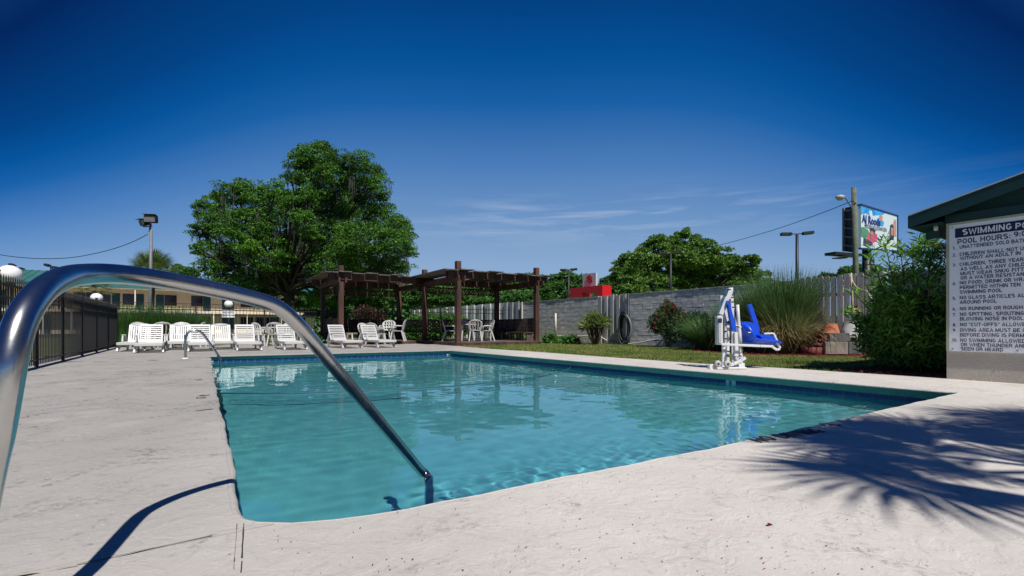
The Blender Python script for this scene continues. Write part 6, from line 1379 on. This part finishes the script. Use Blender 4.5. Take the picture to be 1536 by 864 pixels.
top = P[P[:, 2] > 1.0]; q = top[rng.integers(0, len(top), 900)]; v, f = leaves(q, 0.08, 0.035, rng.normal(size=(900, 3)) + [0, 0, .7]); npmesh('new_leaves', v, f, M['leaf_red'], t)
for i in range(16):
    if i < 10: c = top[rng.integers(0, len(top))] + np.array([0, -0.12, 0.05])
    else: c = np.array([random.uniform(-.65, -.4), -0.2, random.uniform(.7, 1.1)])
    d = unit(rng.normal(size=(26, 3))); v, f = leaves(np.tile(c, (26, 1)), 0.055, 0.05, d); npmesh('bloom', v, f, M['petal_red'], t)
bush('shrub', 'dark leafy shrub between the rose bush and the tall grass', PX(1046, 16.2, -0.03), [((0, 0, 0.9), 0.40), ((0.25, 0, 0.6), 0.4), ((-0.15, 0, 0.5), 0.30), ((0.35, 0, 1.0), 0.3)], 6000, 'leaf_shrub', 0.075)
for (px, Y, r, lab) in ((827, 20.8, 0.30, 'low leafy plant at the foot of the right pergola post'), (855, 20.0, 0.30, 'low leafy plant on the lawn left of the yucca')):
    bush('low_plant', lab, PX(px, Y, -0.03), [((0, 0, 0.18), r * 0.8), ((0.2, 0, 0.15), r * 0.6), ((-0.2, 0.1, 0.15), r * 0.6)], 900, 'hedge', 0.13, cat='plant', stems=3, group='low plants along the wall')
bush('hedge', 'rounded clipped green bush behind the lattice of the pergola', PX(655, 25.5, 0), [((-1.0, 0, 0.7), 0.65), ((-0.3, 0, 0.85), 0.7), ((0.5, 0, 0.85), 0.7), ((1.1, 0, 0.7), 0.62)], 9000, 'hedge', 0.14)
M['leaf_brown'] = leafmat('leaf_brown', (0.05, 0.035, 0.02), (0.11, 0.055, 0.035), 0.4)
bush('shrub', 'reddish brown leafy shrub behind the left bench of the pergola', PX(556, 26, 0), [((-.4, 0, 1.2), 0.6), ((0.3, 0, 1.0), 0.6)], 4000, 'leaf_brown', 0.14)
for (px, lab) in ((600, 'loose green plant below the left lattice of the pergola'), (635, 'loose green plant below the middle lattice of the pergola'), (770, 'small green plant seen under the dark pergola bench'), (455, 'low green plants right of the large hand rail')):
    bush('low_plant', lab, PX(px, 24 if px > 460 else 20, 0), [((-.4, 0, 0.25), 0.35), ((0.4, 0, 0.25), 0.35), ((0, 0, 0.3), 0.3)], 1600, 'hedge', 0.15, cat='plant', stems=3, group='plants behind the pergola')
# tall reed-like hedge behind the loungers
for i, (px, Y, w_, lab) in enumerate(((192, 18.2, 0.8, 'reedy green hedge clump at the corner of the two black fences'), (215, 18.8, 0.9, 'reedy green hedge clump left of the flood light post foot'), (242, 19.5, 0.9, 'reedy green hedge clump behind the grey garden chair'), (268, 20.1, 0.8, 'reedy green hedge clump at the middle fence post'), (290, 20.6, 0.55, 'thin right end of the reedy green hedge'))):
    hh = 1.75 if i < 4 else 1.3
    blade_plant('reed_hedge', lab, 'hedge', PX(px, Y, 0), 1500, (hh * 0.6, hh * 0.98), (0.014, 0.028), (0.0, 0.30), (0.0, 0.8), 'hedge', w_ * 0.6, 'reed hedge clumps behind the rear fence', seg=3)
# oleander by the bath house: upright canes crowned with narrow leaves
ob = PX(1372, 7.9, 0.0); t = thing('oleander', 'large dark oleander bush with narrow leaves at the corner of the bath house', 'shrub', ob, 0)
mb = MB(); P = []; Dd = []; S_ = []
for i in range(118):
    a = random.uniform(0, 2 * PI); out = random.uniform(0.1, 1.0) ** 0.6; H = random.choice((random.uniform(0.5, 1.2), random.uniform(0.6, 1.25), random.uniform(0.8, 1.5), random.uniform(1.4, 2.25))) if i < 100 else random.uniform(1.7, 2.4);  R_ = out * (0.70 if H > 1.5 else 0.84)
    b = Vector((0.25 * math.cos(a) * out, 0.25 * math.sin(a) * out, 0)); tip = Vector((R_ * math.cos(a), R_ * math.sin(a), H * (1 - 0.08 * out))); mid = b.lerp(tip, 0.5) + Vector((0, 0, 0.12 * H)); q = catmull([b, mid, tip], 6)
    if i < 70: mb.tube(q, [0.016 - 0.011 * j / (len(q) - 1) for j in range(len(q))], 5)
    for j in range(4 if H < 1.3 else 5, len(q)):
        p0 = q[j]; tdir = (q[min(j + 1, len(q) - 1)] - q[j - 1]).normalized(); m_ = (12 if j < len(q) - 2 else 20) if H < 1.4 else (5 if j < len(q) - 2 else 11)
        for _ in range(m_):
            d = Vector((random.gauss(0, 1), random.gauss(0, 1), random.gauss(0, 0.5))).normalized() + tdir * random.uniform(0.4, 1.1); P.append(p0 + Vector((random.gauss(0, .03), random.gauss(0, .03), random.gauss(0, .05)))); Dd.append(d); S_.append(random.uniform(0.10, 0.19))
for i in range(3):
    a = (2.6, 1.2, 4.4)[i]; mb.tube(catmull([Vector((0.0, 0, 0)), Vector((0.1 * math.cos(a), 0.1 * math.sin(a), 0.6)), Vector((0.30 * math.cos(a), 0.3 * math.sin(a), 1.3))], 4), 0.028, 6)
mb.build('stems', M['stem_brown'], t); P = np.array(P); Dd = np.array([tuple(x) for x in Dd]); S_ = np.array(S_)
v, f = leaves(P, S_, S_ * 0.17, Dd); npmesh('foliage', v, f, M['leaf_oleander'], t)
n = 7000; d = unit(rng.normal(size=(n, 3))); P = np.array([0, 0, 0.50]) + d * (rng.uniform(0.3, 1, (n, 1)) ** 0.5) * np.array([[0.82, 0.8, 0.58]]); P = P[P[:, 2] > 0.03]; dd = rng.normal(size=P.shape); dd[:, 2] += 0.5; v, f = leaves(P, 0.15, 0.026, dd); npmesh('inner_foliage', v, f, M['leaf_oleander'], t)
c = D(1285, 466.5, 10.6); t = thing('yellow_rose', 'pale yellow bloom on a thin twig at the left edge of the oleander', 'flower', PX(1300, 10.6), 0)
MB().tube(catmull([PX(1304, 10.6), D(1300, 500, 10.6), D(1293, 475, 10.6), c], 4), 0.012, 5).build('stem', M['stem_brown'], t, world=True)
d = unit(rng.normal(size=(40, 3))); v, f = leaves(np.tile(np.array(c) - np.array(t.location), (40, 1)), 0.075, 0.07, d); npmesh('bloom', v, f, M['petal_yellow'], t)
q = np.array([tuple(D(x, y, 10.6) - Vector(t.location)) for x, y in ((1270, 467), (1276, 465), (1280, 470), (1290, 478), (1296, 486), (1268, 468))]); q = np.repeat(q, 10, 0) + rng.normal(size=(60, 3)) * 0.04; v, f = leaves(q, 0.10, 0.05); npmesh('foliage', v, f, M['leaf_oleander'], t)
# ------------------------------------------------------------------ mulch and lawn
def sheet(name, pts, z, m):
    bm = bmesh.new(); bm.faces.new([bm.verts.new((p[0], p[1], z)) for p in pts]); bmesh.ops.triangulate(bm, faces=bm.faces); bmesh.ops.recalc_face_normals(bm, faces=bm.faces)
    if bm.faces[:] and bm.faces[0:][0].normal.z < 0: bmesh.ops.reverse_faces(bm, faces=bm.faces)
    return bmobj(name, bm, m)
ge = [tuple(p[:2]) for p in grass_edge]
bedA = [tuple(G(*p)[:2]) for p in [(1252, 557), (1330, 562), (1418, 567), (1452, 557), (1452, 545), (1400, 543), (1340, 546), (1300, 550)]]
bedB = [tuple(G(*p)[:2]) for p in [(1040, 527), (1130, 533), (1215, 534), (1330, 536), (1330, 529.5), (1225, 527), (1130, 524), (1040, 521)]]
for poly, nm in ((bedA, 'red mulch bed under the oleander beside the deck'), (bedB, 'reddish mulch strip under the tall grass and flower pots')):
    o = sheet('mulch_bed', poly, -0.018, M['mulch']); o['kind'] = 'structure'
    pa = np.array(poly); lo, hi = pa.min(0), pa.max(0); n = 9000; P = np.column_stack([rng.uniform(lo[0], hi[0], n), rng.uniform(lo[1], hi[1], n), rng.uniform(-0.02, 0.025, n)]); P = P[in_poly(P, poly)]
    d = rng.normal(size=P.shape); d[:, 2] *= 0.3; v, f = leaves(P, rng.uniform(0.02, 0.06, len(P)), 0.014, d); stuff(npmesh('mulch_chips', v, f, M['mulch']), nm.replace('bed', 'chips').replace('strip', 'chips'), 'mulch')
def lawn(npts, lo, hi, hL, hH, w):
    P = np.column_stack([rng.uniform(lo[0], hi[0], npts), rng.uniform(lo[1], hi[1], npts), np.full(npts, -0.03)]); keep = in_poly(P, lawn_poly) & ~in_poly(P, bedA) & ~in_poly(P, bedB)
    P = P[keep]; nn = len(P); d = rng.normal(size=(nn, 2)); d /= np.linalg.norm(d, axis=1, keepdims=True); d *= rng.uniform(0.1, 0.9, (nn, 1)); return blades(P, d, rng.uniform(hL, hH, nn), w, rng.uniform(0, 0.9, nn), 1)
v1_, f1_ = lawn(230000, (1.0, 5.5), (9.5, 14), 0.035, 0.075, 0.007); v2_, f2_ = lawn(150000, (-4, 12), (7, 27), 0.04, 0.085, 0.012)
v, f, mi = merge([(v1_, f1_, 0), (v2_, f2_, 0)]); stuff(npmesh('lawn_grass', v, f, M['lawn_blade']), 'patchy green and straw lawn strip between the pool deck and the wall', 'grass')
